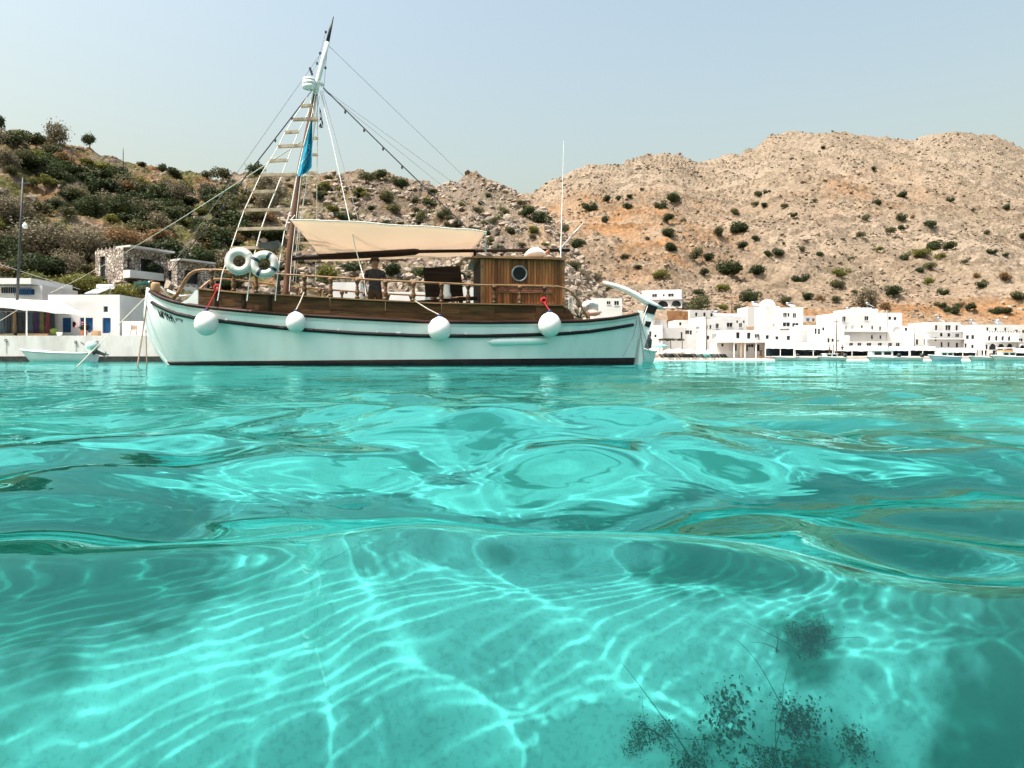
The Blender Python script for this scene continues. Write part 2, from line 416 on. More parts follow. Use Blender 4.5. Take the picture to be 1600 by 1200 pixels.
M['rock_far'] = mat('pale_limestone', (0.31,0.255,0.20), (0.18,0.142,0.11), rough=0.95, scale=0.8, bump=0.6, bscale=3, rnd=0.25, spec=0.1)

def ramp(a, b, t):
    t = np.clip(t, 0, 1)[..., None]
    return np.asarray(a) * (1 - t) + np.asarray(b) * t

# the bare mountain behind the village
def noise_m(x, y, t, px):
    k = np.clip((t - 0.2) / 0.25, 0, 1)
    top = 1 - 0.5 * np.clip((t - 0.8) / 0.2, 0, 1)
    n = 6.5 * fbm(x / 70, y / 85, 3) * top + 3.2 * fbm(x / 30 + 9, y / 150, 3, 0.5, True) * top
    n = n + 1.5 * fbm(x / 21 + 5, y / 26, 4, 0.5, True) * (0.6 + 0.4 * top)
    n = n + 0.55 * (1.15 - 0.6 * t) * fbm(x / 3.4, y / 5.5 + 3, 3, 0.6, True)
    # step-like ledges of rock
    led = fbm(x / 55 + 40, y / 18, 3)
    n = n + 2.2 * np.clip(1 - np.abs(led) * 9, 0, 1)
    return n * k
mountain_t = Terrain(
    base=([-400, 1000, 3000], [97, 97, 97]), yr=([-400, 800, 1200, 1600, 2600], [400, 420, 500, 540, 540]),
    ridge=([-400,700,780,825,870,920,960,1000,1035,1060,1090,1140,1180,1200,1240,1300,1350,1390,1430,1440,1500,1550,1600,1700,1900,2600],
           [420,352,330,306,287,267,261,248,243,248,256,247,236,221,211,208,214,221,221,215,214,218,236,250,265,330]),
    low=([-0.1, 0.0, 0.06, 0.14, 0.26, 0.34], [564, 563.2, 560.5, 554, 524, 490]), h_pow=0.93, noise=noise_m, s1=0.34)
def colour_m(x, y, z, t, px):
    n = fbm(x / 45, y / 60, 4); f_ = fbm(x / 7, y / 10, 4, 0.6)
    c = ramp((0.20, 0.158, 0.115), (0.285, 0.235, 0.182), 0.5 + n * 1.1)
    c = c * (0.95 + 0.30 * f_[..., None])
    gy = np.clip((t - 0.62) / 0.3, 0, 1)[..., None]; c = c * (1 - 0.45 * gy) + np.asarray((0.28, 0.235, 0.18)) * 0.45 * gy
    row = HZ - (z - H) / y * F
    band = np.exp(-((row - 378) / 55.0) ** 2) * np.exp(-((px - 1030) / 110.0) ** 2) + 1.1 * np.exp(-((row - 492) / 26.0) ** 2) * np.clip((px - 1050) / 120, 0, 1) \
        + 0.75 * np.exp(-((row - 330) / 26.0) ** 2) * np.exp(-((px - 930) / 120.0) ** 2) + 0.5 * np.exp(-((row - 300) / 40.0) ** 2) * np.exp(-((px - 1350) / 90.0) ** 2)
    o = 0.85 * np.clip(band * 1.3 * (0.1 + 1.6 * np.clip(fbm(x / 22 + 9, y / 16, 4, 0.6) + 0.25, 0, 1)), 0, 1)
    c = c * (1 - o[..., None]) + np.asarray((0.27, 0.15, 0.07)) * o[..., None]
    g = np.clip((fbm(x / 14 + 70, y / 30, 4, 0.6) - 0.22) * 4, 0, 1) * np.clip((px - 1330) / 60, 0, 1) * np.exp(-((row - 345) / 40.0) ** 2)
    c = c * (1 - 0.6 * g[..., None]) + np.asarray((0.16, 0.145, 0.06)) * 0.6 * g[..., None]
    beach = np.clip((0.075 - t) / 0.02, 0, 1)[..., None]
    return c * (1 - beach) + np.asarray((0.62, 0.56, 0.50)) * beach
cols_m = np.concatenate([np.linspace(-400, 780, 60), np.linspace(790, 1640, 860), np.linspace(1650, 2600, 70)])
mountain = mountain_t.build('mountain', cols_m, 430, M['soil_far'], colour_m)

# the scrubby hill behind the boat
def noise_h(x, y, t, px):
    k = np.clip((t - 0.05) / 0.3, 0, 1) * np.clip((970 - px) / 120, 0, 1)
    n = 2.4 * fbm(x / 26 + 3, y / 34, 3) * (1 - 0.35 * np.clip((t - 0.8) / 0.2, 0, 1))
    n = n + 1.9 * fbm(x / 9, y / 13 + 8, 4, 0.55, True)
    n = n + 0.65 * fbm(x / 2.6, y / 4, 3, 0.6, True)
    crag = np.exp(-((px - 740) / 38.0) ** 2) * np.clip((t - 0.8) / 0.1, 0, 1)
    return n * k + 2.2 * crag
hill_t = Terrain(
    base=([-1500, 250, 900, 1000], [54, 54, 96, 97.5]), yr=([-1500, 0, 300, 600, 800, 930, 1000], [150, 150, 185, 215, 200, 165, 150]),
    ridge=([-1500,-700,-200,0,35,60,100,150,200,250,300,350,400,440,480,540,600,650,690,715,730,770,815,850,880,905,930,950,1000],
           [190,170,180,205,214,221,234,247,260,272,279,283,279,281,279,275,275,290,297,296,290,294,309,334,368,402,440,478,552]),
    low=([-0.1, 0.0, 0.015, 0.12, 0.36], [564, 563.5, 529, 514, 458]), h_pow=0.95, noise=noise_h, s1=0.36)
def colour_h(x, y, z, t, px):
    n = fbm(x / 18, y / 24, 4); f_ = fbm(x / 4, y / 6, 4, 0.6)
    c = ramp((0.12, 0.097, 0.075), (0.235, 0.19, 0.15), 0.5 + n * 1.2)
    c = c * (0.95 + 0.35 * f_[..., None])
    left = np.clip((640 - px) / 260, 0, 1)
    o = np.clip((fbm(x / 11 + 30, y / 15, 4, 0.6) + 0.02 + 0.1 * left) * 2.6, 0, 1) * (0.35 + 0.65 * left)
    c = c * (1 - o[..., None]) + np.asarray((0.185, 0.105, 0.045)) * o[..., None]
    g = np.clip((fbm(x / 8 + 60, y / 10, 4, 0.6) + 0.12) * 3.2, 0, 1) * (0.15 + 0.75 * left)
    c = c * (1 - g[..., None]) + np.asarray((0.085, 0.09, 0.03)) * g[..., None]
    rt = np.clip((px - 800) / 80, 0, 1)[..., None]
    return c * (1 - 0.6 * rt) + np.asarray((0.42, 0.30, 0.20)) * 0.6 * rt
cols_h = np.concatenate([np.linspace(-1500, -20, 70), np.linspace(-15, 1000, 900)])
hill = hill_t.build('hill', cols_h, 380, M['soil_near'], colour_h)

# ------------------------------------------------------------------ sea
def spaced(lo, a, b, hi, d, g):
    mid = list(np.arange(a, b + d / 2, d)); up = []; q = b; st = d
    while q < hi: st *= g; q += st; up.append(q)
    dn = []; q = a; st = d
    while q > lo: st *= g; q -= st; dn.append(q)
    return np.array(dn[::-1] + mid + up)
wx = spaced(-700, -2.3, 1.3, 900, 0.0062, 1.05)
wy = spaced(-300, 0.0, 2.35, 1000, 0.0062, 1.05)
WX, WY = np.meshgrid(wx, wy)
rw = np.random.default_rng(11)
res = np.maximum(np.gradient(wx)[None, :], np.gradient(wy)[:, None])      # local mesh size
def wave_field(x, y):
    z = np.zeros_like(x)
    d = np.hypot((x + 0.2) * 0.55, y)
    # the arc in front of which the water is glassy and beyond which it is ruffled
    arc = 0.41 - 0.16 * np.clip(-x / 0.35, 0, 1) ** 2 - 0.05 * np.clip(x / 0.3, 0, 1) ** 2
    out = np.clip((y - arc + 0.02) / 0.16, 0, 1); out = out * out * (3 - 2 * out)
    def comp(n, lam0, lam1, amp, th, spread, w, wb=0.25):
        nonlocal z
        for i in range(n):
            lam = lam0 + (lam1 - lam0) * rw.random(); k = 2 * math.pi / lam
            a = th + rw.normal() * spread; ph = rw.random() * 6.283
            al = x * math.sin(a) - y * math.cos(a); wob = wb * lam * (np.sin(al * k * 0.13 + ph * 1.7 + 2.0 * np.sin(al * k * 0.037 + ph)) + 0.35 * np.sin(al * k * 0.29 + 3 * ph + (x * math.cos(a) + y * math.sin(a)) * 9.0))
            fade = np.clip((lam / res - 3.5) / 2.5, 0, 1)
            z += w * fade * amp * (lam / lam1) * np.sin(k * (x * math.cos(a) + y * math.sin(a) + wob) + ph)
    near = 0.10 + 0.90 * out
    rt = np.clip(0.1 + (x + 0.25) * 1.2, 0, 1)
    comp(1, 0.049, 0.049, 0.000108, math.radians(117), 0.0, near * (1 - 0.55 * rt), 0.16)   # long parallel ripples
    comp(1, 0.054, 0.054, 0.00005, math.radians(105), 0.0, near * (1 - 0.5 * rt), 0.2)
    comp(1, 0.058, 0.058, 0.000043, math.radians(131), 0.0, near * (1 - 0.5 * rt), 0.2)
    comp(1, 0.068, 0.068, 0.000063, math.radians(112), 0.0, near * (1 - 0.5 * rt), 0.2)
    comp(1, 0.050, 0.050, 0.000072, math.radians(60), 0.0, near * rt, 0.25)                   # crossing ripples to the right
    comp(1, 0.046, 0.046, 0.000058, math.radians(15), 0.0, near * rt, 0.25)
    comp(1, 0.058, 0.058, 0.000072, math.radians(150), 0.0, near * rt, 0.25)
    comp(3, 0.20, 0.30, 0.0003, math.radians(105), 0.5, 0.04 + 0.96 * out)
    calm = np.exp(-((d - 1.75) / 0.42) ** 4)                                             # smooth tongue of water
    far_f = np.clip((d - 1.35) / 1.5, 0, 1)
    comp(6, 0.20, 0.36, 0.0040, math.radians(95), 0.7, out * out * (1 - 0.93 * calm) * (1 - 0.7 * far_f))
    comp(6, 0.11, 0.18, 0.0013, math.radians(90), 0.8, out * out * (1 - 0.95 * calm) * (1 - 0.4 * far_f))
    comp(7, 0.55, 1.05, 0.0095, math.radians(97), 0.55, out * out * (1 - 0.88 * far_f) * (1 - 0.5 * calm))
    comp(5, 1.0, 1.9, 0.010, math.radians(80), 0.7, out * (1 - 0.75 * far_f))
    comp(6, 2.0, 5.0, 0.006, math.radians(85), 0.6, np.clip((d - 1.0) / 3, 0, 1))
    # the low swell that ends the glassy patch, and a hollow at its right end
    z += 0.006 * np.exp(-((y - arc - 0.05) / 0.07) ** 2) * np.exp(-(x / 0.8) ** 2) * (1 + 0.5 * np.sin(x * 9 + 1) + 0.3 * np.sin(x * 21))
    z -= 0.016 * np.exp(-((x - 0.27) / 0.07) ** 2 - ((y - 0.44) / 0.05) ** 2)
    return z * np.clip((420 - d) / 100, 0, 1)
WZ = wave_field(WX, WY)
m_, nt_, _b = new_mat('sea_water')
nt_.nodes.remove(_b)
gl_ = N(nt_, 'ShaderNodeBsdfGlass'); gl_.inputs['IOR'].default_value = 1.333; gl_.inputs['Roughness'].default_value = 0.0
gl_.inputs['Color'].default_value = (0.365, 0.945, 0.94, 1)
nt_.links.new(gl_.outputs[0], nt_.nodes['Material Output'].inputs[0])
ge_ = N(nt_, 'ShaderNodeNewGeometry')
ln_ = N(nt_, 'ShaderNodeVectorMath', operation='LENGTH'); nt_.links.new(ge_.outputs['Position'], ln_.inputs[0])
mr_ = N(nt_, 'ShaderNodeMapRange'); mr_.inputs[1].default_value = 1.1; mr_.inputs[2].default_value = 3.5
nt_.links.new(ln_.outputs['Value'], mr_.inputs[0])
hsum = None
for sc_, st_, am_ in ((11.0, (0.35, 1, 1), 0.0016), (4.0, (0.35, 1, 1), 0.0034), (1.2, (0.4, 1, 1), 0.006), (0.35, (0.5, 1, 1), 0.009)):
    mp_ = N(nt_, 'ShaderNodeMapping'); mp_.inputs['Scale'].default_value = st_; mp_.inputs['Rotation'].default_value = (0, 0, 0.3)
    nt_.links.new(ge_.outputs['Position'], mp_.inputs[0])
    nn_ = N(nt_, 'ShaderNodeTexNoise'); nn_.inputs['Scale'].default_value = sc_; nn_.inputs['Detail'].default_value = 2.5; nn_.inputs['Distortion'].default_value = 0.6
    nt_.links.new(mp_.outputs[0], nn_.inputs['Vector'])
    ma_ = N(nt_, 'ShaderNodeMath', operation='MULTIPLY'); ma_.inputs[1].default_value = am_
    nt_.links.new(nn_.outputs[0], ma_.inputs[0])
    if hsum is None: hsum = ma_.outputs[0]
    else:
        ad_ = N(nt_, 'ShaderNodeMath', operation='ADD'); nt_.links.new(hsum, ad_.inputs[0]); nt_.links.new(ma_.outputs[0], ad_.inputs[1]); hsum = ad_.outputs[0]
bp_ = N(nt_, 'ShaderNodeBump'); bp_.inputs['Distance'].default_value = 1.0
nt_.links.new(mr_.outputs[0], bp_.inputs['Strength']); nt_.links.new(hsum, bp_.inputs['Height'])
m3_ = N(nt_, 'ShaderNodeMapRange'); m3_.inputs[1].default_value = 0.42; m3_.inputs[2].default_value = 0.75; nt_.links.new(ln_.outputs['Value'], m3_.inputs[0])
n3_ = N(nt_, 'ShaderNodeTexNoise'); n3_.inputs['Scale'].default_value = 13; n3_.inputs['Detail'].default_value = 2; n3_.inputs['Distortion'].default_value = 0.8
mp_ = N(nt_, 'ShaderNodeMapping'); mp_.inputs['Scale'].default_value = (0.6, 1, 1); nt_.links.new(ge_.outputs['Position'], mp_.inputs[0]); nt_.links.new(mp_.outputs[0], n3_.inputs['Vector'])
b3_ = N(nt_, 'ShaderNodeBump'); b3_.inputs['Distance'].default_value = 0.0028
nt_.links.new(m3_.outputs[0], b3_.inputs['Strength']); nt_.links.new(n3_.outputs[0], b3_.inputs['Height']); nt_.links.new(bp_.outputs[0], b3_.inputs['Normal']); nt_.links.new(b3_.outputs[0], gl_.inputs['Normal'])
M['water'] = m_
water = struct(link('water', np_mesh('water', np.stack([WX, WY, WZ], -1).reshape(-1, 3), grid_faces(len(wy), len(wx)), M['water'])))
water.cycles.is_caustics_caster = True

def bed_at(px, py):
    """point of the sea bed seen through the calm near water at a photo pixel"""
    d = Vector(((px - 800) / F, 1.0, (HZ - py) / F)); k = -H / d.z; p = d * k + Vector((0, 0, H)); d.normalize()
    c = -d.z; r_ = 1 / 1.333; t = d * r_ + Vector((0, 0, 1)) * (r_ * c - math.sqrt(1 - r_ * r_ * (1 - c * c)))
    q = p + t * (1.7 / -t.z)
    return q.x, q.y
# sandy bottom, shelving away from the camera
sx_ = spaced(-700, -3, 3, 900, 0.02, 1.06); sy_ = spaced(-300, 0.5, 5, 1000, 0.022, 1.06)
SX, SY = np.meshgrid(sx_, sy_)
SD = np.hypot(SX, SY)
SZ = -1.7 - 0.10 * np.clip(SY - 3, 0, 20) - 0.10 * np.clip(-SX - 0.3, 0, 8) - 0.02 * np.clip(SD - 10, 0, 60) + 0.03 * fbm(SX * 0.9, SY * 0.9, 3) + 0.006 * fbm(SX * 5, SY * 5, 2)
m_, nt_, bs_ = new_mat('pale_sand')
no_ = N(nt_, 'ShaderNodeTexNoise'); no_.inputs['Scale'].default_value = 1.4; no_.inputs['Detail'].default_value = 6
n2_ = N(nt_, 'ShaderNodeTexNoise'); n2_.inputs['Scale'].default_value = 60; n2_.inputs['Detail'].default_value = 3
tc_ = N(nt_, 'ShaderNodeTexCoord')
nt_.links.new(tc_.outputs['Object'], no_.inputs['Vector']); nt_.links.new(tc_.outputs['Object'], n2_.inputs['Vector'])
cr_ = N(nt_, 'ShaderNodeValToRGB'); cr_.color_ramp.elements[0].position = 0.3; cr_.color_ramp.elements[0].color = (0.34,0.335,0.32,1)
cr_.color_ramp.elements[1].position = 0.7; cr_.color_ramp.elements[1].color = (0.46,0.455,0.43,1)
nt_.links.new(no_.outputs[0], cr_.inputs[0])
cg_ = N(nt_, 'ShaderNodeValToRGB'); cg_.color_ramp.elements[0].position = 0.35; cg_.color_ramp.elements[0].color = (0.84,0.84,0.84,1); cg_.color_ramp.elements[1].position = 0.5
nt_.links.new(n2_.outputs[0], cg_.inputs[0])
mx_ = N(nt_, 'ShaderNodeMix', data_type='RGBA', blend_type='MULTIPLY'); mx_.inputs[0].default_value = 1
nt_.links.new(cr_.outputs[0], mx_.inputs[6]); nt_.links.new(cg_.outputs[0], mx_.inputs[7])
# dark weed tone on the bottom, doubling as painted deep-water darkness
wd_ = N(nt_, 'ShaderNodeAttribute', attribute_name='weed_deep_dark')
m2_ = N(nt_, 'ShaderNodeMix', data_type='RGBA'); nt_.links.new(wd_.outputs['Fac'], m2_.inputs[0]); nt_.links.new(mx_.outputs[2], m2_.inputs[6]); m2_.inputs[7].default_value = (0.025, 0.10, 0.075, 1)
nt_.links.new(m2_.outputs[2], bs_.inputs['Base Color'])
bs_.inputs['Roughness'].default_value = 1.0; bs_.inputs['Specular IOR Level'].default_value = 0.0
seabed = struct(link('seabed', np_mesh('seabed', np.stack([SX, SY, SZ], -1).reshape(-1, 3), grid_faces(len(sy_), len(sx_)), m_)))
ga_ = seabed.data.attributes.new('weed_deep_dark', 'FLOAT', 'POINT')
far_ = np.clip((np.hypot(SX, SY) - 3.0) / 6.0, 0, 1)  # bed darkened with distance, standing in for light lost in deep water
bed_dark = 0.8 * np.clip((fbm(SX * 0.9 + 4, SY * 0.8, 4, 0.55) - 0.06) * 9, 0, 1) * np.clip((SY - 1.95) / 0.5, 0, 1) * (1 - far_)
bed_dark = bed_dark + far_ * np.clip(0.65 + 1.2 * fbm(SX * 0.25, SY * 0.25, 3), 0.4, 1)
for px_, py_, r_, k_ in ((1610,1130,0.16,1.0),(1600,980,0.14,0.75),(1540,1190,0.10,0.8),(1255,985,0.07,0.9),(1262,1035,0.055,0.9),(1120,1195,0.08,0.6),(1240,1190,0.09,0.6),(1330,1200,0.08,0.6),(-10,1195,0.1,0.4),
                          (20,1000,0.12,0.4),(1120,800,0.22,0.8),(1230,800,0.2,0.8),(1330,770,0.3,0.7),(300,830,0.2,0.7),(90,760,0.4,0.8),(60,850,0.3,0.6),(560,720,0.4,0.5),(1450,790,0.5,0.75),(1150,700,0.6,0.5)):
    bx_, by_ = bed_at(px_, py_); w_ = fbm(SX * 7 + px_, SY * 7, 4, 0.6)
    bed_dark = bed_dark + k_ * np.clip((1.0 - np.hypot(SX - bx_, (SY - by_)) / (r_ * 1.3) + 0.9 * w_) * 2.0, 0, 1)  # weed beds, plus painted dark spots where deep water looks darker
ga_.data.foreach_set('value', np.clip(bed_dark * 0.9, 0, 0.9).astype(np.float32).ravel())
seabed.cycles.is_caustics_receiver = True
def bed_z(x, y):
    i = int(np.clip(np.searchsorted(sx_, x), 0, len(sx_) - 1)); j = int(np.clip(np.searchsorted(sy_, y), 0, len(sy_) - 1))
    return float(SZ[j, i])
# ------------------------------------------------------------------ the wooden motor sailer
PHI = math.radians(9.0)
CX, CY = -2.85, 17.0
CP, SP = math.cos(PHI), math.sin(PHI)
def B(px, py, v=0.0):
    """boat-local point on the plane y = v that shows at photo pixel (px, py)"""
    dx, dz = (px - 800) / F, (HZ - py) / F
    t = (v + CY * CP - CX * SP) / (CP - dx * SP)
    return Vector(((dx * t - CX) * CP + (t - CY) * SP, v, H + dz * t))

boat = thing('wooden_boat', 'moored wooden boat with pale aqua hull, brown bulwark, plank wheelhouse and raked mast', 'boat', (CX, CY, 0), PHI)
stem = [B(px, py) for px, py in ((234,452),(231.5,470),(229.5,490),(231,507),(237,524.5),(247.6,546),(262.5,567))]
stem_w = np.array([p.z for p in stem][::-1]); stem_u = np.array([p.x for p in stem][::-1])
stem_w = np.concatenate([[-0.95, -0.4], stem_w]); stem_u = np.concatenate([[stem_u[0] + 1.3, stem_u[0] + 0.5], stem_u])
st_top, st_wl = B(999, 489), B(989, 566)
stern_w = np.array([-0.95, st_wl.z, st_top.z]); stern_u = np.array([st_wl.x - 0.35, st_wl.x, st_top.x])
def u_lim(w): return float(np.interp(w, stem_w, stem_u)), float(np.interp(w, stern_w, stern_u))
XI = [0,0.02,0.05,0.1,0.18,0.3,0.45,0.6,0.75,0.85,0.92,0.97,1.0]
BS = [0.05,0.26,0.52,0.86,1.22,1.52,1.66,1.66,1.48,1.18,0.82,0.42,0.09]
BW = [0.04,0.10,0.24,0.52,0.95,1.36,1.55,1.54,1.26,0.85,0.45,0.18,0.07]
def half(xi): return float(np.interp(xi, XI, BS)), float(np.interp(xi, XI, BW))
def line_from_pixels(pts):
    us, ws = [], []
    for px, py in pts:
        xi = 0.5
        for _ in range(8):
            q = B(px, py, -half(min(max(xi, 0), 1))[0])
            a, b = u_lim(q.z); xi = (q.x - a) / (b - a)
        us.append(q.x); ws.append(q.z)
    return np.array(us), np.array(ws)
sheer_l = line_from_pixels([(234,454),(250,463.5),(268,470),(294,475.6),(326,480),(379,485),(454,491),(560,497),(659,502),(754,503),(849,502.5),(915,501),(957,497),(987,492),(998,489.5)])
rub_l = line_from_pixels([(234,470.5),(250,480),(273,490),(305,497),(347,502),(411,509.5),(475,515.5),(560,521),(659,525),(754,525.3),(837,523),(880,521.5),(923,518),(957,513),(990,507.5)])
def sheer(u): return float(np.interp(u, *sheer_l))
def rubz(u): return float(np.interp(u, *rub_l))
def hull_v(u, w):
    a, b = u_lim(w); xi = min(max((u - a) / (b - a), 0), 1)
    bs, bw = half(xi); ws = max(sheer(u), 0.3)
    if w >= 0:
        p = 1.5 if xi < 0.25 else 1.0
        return bw + (bs - bw) * min(w / ws, 1.0) ** p
    k = min(-w / 0.95, 1.0)
    return max(bw * math.sqrt(max(1 - k ** 2.2, 0)), 0.035)
NS = 72
xis = [0.5 - 0.5 * math.cos(math.pi * i / NS) * (1.0) for i in range(NS + 1)]
def hull_row(side, lev):
    row = []
    for xi in xis:
        a, b = u_lim(1.0); u0 = a + (b - a) * xi
        ws = sheer(u0)
        w = -0.95 + (ws + 0.95) * lev
        a, b = u_lim(w); u = a + (b - a) * xi
        row.append(Vector((u, side * hull_v(u, w), w)))
    return row
levs = [0,0.06,0.14,0.24,0.34,0.42,0.48,0.53,0.58,0.64,0.7,0.76,0.82,0.88,0.94,1.0]
mb = MB()
for side in (-1, 1): mb.grid([hull_row(side, l) for l in levs])
top_p, top_s = hull_row(-1, 1.0), hull_row(1, 1.0)
hull = mb.build('hull', M['hull'], boat, smooth=True)
dk = MB(); dk.grid([[p - Vector((0, 0, 0.10)) for p in top_p], [p * 0.5 + q * 0.5 - Vector((0, 0, 0.04)) for p, q in zip(top_p, top_s)], [p - Vector((0, 0, 0.10)) for p in top_s]])
dk.build('deck', M['deck'], boat, smooth=True)
def side_line(side, zfun, u0, u1, n=70, off=0.0):
    pts = []
    for i in range(n + 1):
        u = u0 + (u1 - u0) * i / n; w = zfun(u)
        pts.append(Vector((u, side * (hull_v(u, w) + off), w)))
    return pts
UA, UB = sheer_l[0][0] + 0.02, sheer_l[0][-1] - 0.03
for side in (-1, 1):
    mb = MB(); mb.tube(side_line(side, lambda u: sheer(u) - 0.01, UA, UB, off=0.0), 0.055, n=8, squash=0.75); mb.build('gunwale', M['gunwale'], boat, smooth=True)
    mb = MB(); mb.tube(side_line(side, rubz, rub_l[0][0] + 0.06, rub_l[0][-1] - 0.02, off=0.01), 0.046, n=8, squash=0.9); mb.build('rubbing_strake', M['black'], boat, smooth=True)
    rows = []
    for w0, of in ((-0.3, 0.006), (-0.1, 0.006), (0.02, 0.006), (None, 0.006), (None, -0.01)):
        row = []
        for i in range(61):
            xi = i / 60
            w = w0 if w0 is not None else 0.075 + 0.095 * xi
            a, b = u_lim(w); u = a + (b - a) * xi - (0.012 if i == 0 else 0) + (0.012 if i == 60 else 0)
            row.append(Vector((u, side * (hull_v(u, w) + of), w)))
        rows.append(row)
    mb = MB(); mb.grid(rows); mb.build('boot_stripe', M['black'], boat, smooth=True)
# stem and stern posts
mb = MB(); mb.tube([Vector((np.interp(w, stem_w, stem_u) - 0.02, 0, w)) for w in np.linspace(-0.3, stem[0].z + 0.03, 14)], 0.055, n=8); mb.build('stem_post', M['hull'], boat, smooth=True)
mb = MB(); mb.bar((st_wl.x + 0.02, 0, -0.3), (st_top.x + 0.03, 0, st_top.z + 0.06), 0.1, 0.12, up=(1,0,0)); mb.build('stern_post', M['hull'], boat)
# rudder with its dark iron straps and the long white tiller
rt, rb = B(1017, 470), B(1000, 562)
rud = MB()
def quad_slab(mb_, pts, v0, v1):
    n = len(pts); a = [Vector((p.x, v0, p.z)) for p in pts]; b = [Vector((p.x, v1, p.z)) for p in pts]
    return mb_.add(a + b, [tuple(range(n)), tuple(range(2*n-1, n-1, -1))] + [(i, (i+1) % n, n+(i+1) % n, n+i) for i in range(n)])
quad_slab(rud, [B(1011,487), B(1023,489), B(1014,513), B(1010,530), B(1004,548), B(1002,572), B(989,572), B(996,530)], -0.05, 0.05)
rudder = rud.build('rudder', M['hull'], boat)
quad_slab(MB(), [B(1012,475), B(1026,480), B(1021,492), B(1007,488)], -0.07, 0.07).build('rudder_head', M['black'], rudder)
quad_slab(MB(), [B(1008,502), B(1016.5,503), B(1013,512), B(1006,509)], -0.065, 0.065).build('rudder_strap', M['black'], rudder)
tl = [B(942,441), B(958,446), B(975,452), B(992,460.5), B(1006,469), B(1020,476), B(1036,482)]
MB().tube(tl, [0.035, 0.06, 0.075, 0.085, 0.085, 0.08, 0.03], n=8).build('tiller', M['mast_white'], boat, smooth=True)
# anchor chain and stern lines
ch = MB(); c0, c1 = B(998, 491, -0.2), B(1006, 562, -0.3)
for i in range(26):
    a = c0.lerp(c1, i / 26); b = c0.lerp(c1, (i + 1) / 26); ax = Vector((0.012, 0, 0)) if i % 2 else Vector((0, 0.012, 0))
    ch.bar(a + ax, b + ax, 0.011, 0.011).bar(a - ax, b - ax, 0.011, 0.011)
ch.build('anchor_chain', M['metal'], boat)
MB().tube([B(996,497,-0.2), B(990,525,-0.35), B(974,556,-0.6)], 0.009).build('stern_line', M['wire'], boat)
MB().tube([B(1000,500,-0.1), B(1009,530,-0.1), B(1016,555,-0.1)], 0.009).build('stern_line', M['wire'], boat)
MB().tube([B(1012,478,-0.1), B(1006,494,-0.15), B(1002,506,-0.15)], 0.011).build('stern_line', M['rope_white'], boat)

# bulwark of long planks, cap rail, turned balusters and hand rail
BO = 0.07
bul_top = line_from_pixels([(309,452),(379,458.5),(432,461),(560,468.5),(682,474.5),(777,476),(880,478)])
hand = line_from_pixels([(316,421.5),(330,420.5),(432,428),(560,435.5),(635,439.5),(754,445),(849,446.5),(872,448)])
def bulz(u): return float(np.interp(u, *bul_top))
def handz(u): return float(np.interp(u, *hand))
bu0, bu1 = bul_top[0][0], bul_top[0][-1]
def hv(u): return hull_v(u, sheer(u)) - BO
joints = [bu0] + [line_from_pixels([(p, 465)])[0][0] for p in (337, 379, 421, 515, 602, 690, 773, 838)] + [bu1]
for side in (-1, 1):
    for k in range(len(joints) - 1):
        for lay in (0, 1):
            rows = []
            for i in range(7):
                u = joints[k] + 0.004 + (joints[k+1] - joints[k] - 0.008) * i / 6
                lo, hi = sheer(u) + 0.01, bulz(u)
                z0 = lo + (hi - lo) * lay / 2 + 0.003; z1 = lo + (hi - lo) * (lay + 1) / 2 - 0.003
                v = hv(u); ring = [(u, side*v, z0), (u, side*v, z1), (u, side*(v-0.045), z1), (u, side*(v-0.045), z0)]
                if k == len(joints) - 2 and i == 6: ring = [(a + (0.12 if lay == 0 else 0.03), b_, c_) for a, b_, c_ in ring]
                rows.append([Vector(p) for p in ring])
            m2 = MB(); m2.grid(rows, closed=True); m2.add(rows[0], [(0,1,2,3)]); m2.add(rows[-1], [(3,2,1,0)])
            m2.build('bulwark_plank', M['wood_dark'], boat)
    def rail(u0, u1, zf, off, w, h, name, m):
        rows = []
        for i in range(61):
            u = u0 + (u1 - u0) * i / 60; v = hv(u) + off; z = zf(u)
            rows.append([Vector((u, side*(v + w/2), z)), Vector((u, side*(v + w/2), z + h)), Vector((u, side*(v - w/2), z + h)), Vector((u, side*(v - w/2), z))])
        m3 = MB(); m3.grid(rows, closed=True); m3.add(rows[0], [(0,1,2,3)]); m3.add(rows[-1], [(3,2,1,0)])
        return m3.build(name, m, boat)
    rail(bu0 - 0.03, bu1 + 0.03, bulz, -0.01, 0.13, 0.028, 'cap_rail', M['wood_rail'])
    for px in (337, 379, 421):
        u = line_from_pixels([(px, 470)])[0][0]
        MB().box(u - 0.03, u + 0.03, side*(hv(u) + 0.018) - 0.016, side*(hv(u) + 0.018) + 0.016, sheer(u) + 0.03, bulz(u) - 0.004).build('timber_head', M['wood_shade'], boat)
    # hand rail: straight run plus curved ends sweeping down to the gunwale
    ends_a = [(270,466),(277,458),(283,448),(289,437),(296,428),(304,423),(316,421)]
    ends_b = [(872,447),(884,450),(894,456),(902,465),(908,475),(913,486),(920,497)]
    def local(pxs):
        out = []
        for px, py in pxs:
            l = line_from_pixels([(px, py)]); u = l[0][0]
            out.append(Vector((u, side * max(hv(u), 0.05), l[1][0])))
        return out
    pa, pb = local(ends_a), local(ends_b)
    run = [Vector((u, side * hv(u), handz(u))) for u in np.linspace(pa[-1].x + 0.1, pb[0].x - 0.1, 40)]
    hr = MB(); hr.tube(pa + run + pb, [0.046]*3 + [0.042]*3 + [0.034] + [0.026]*40 + [0.03]*7, n=8, squash=0.85)
    hr.build('hand_rail', M['wood_rail'], boat, smooth=True)
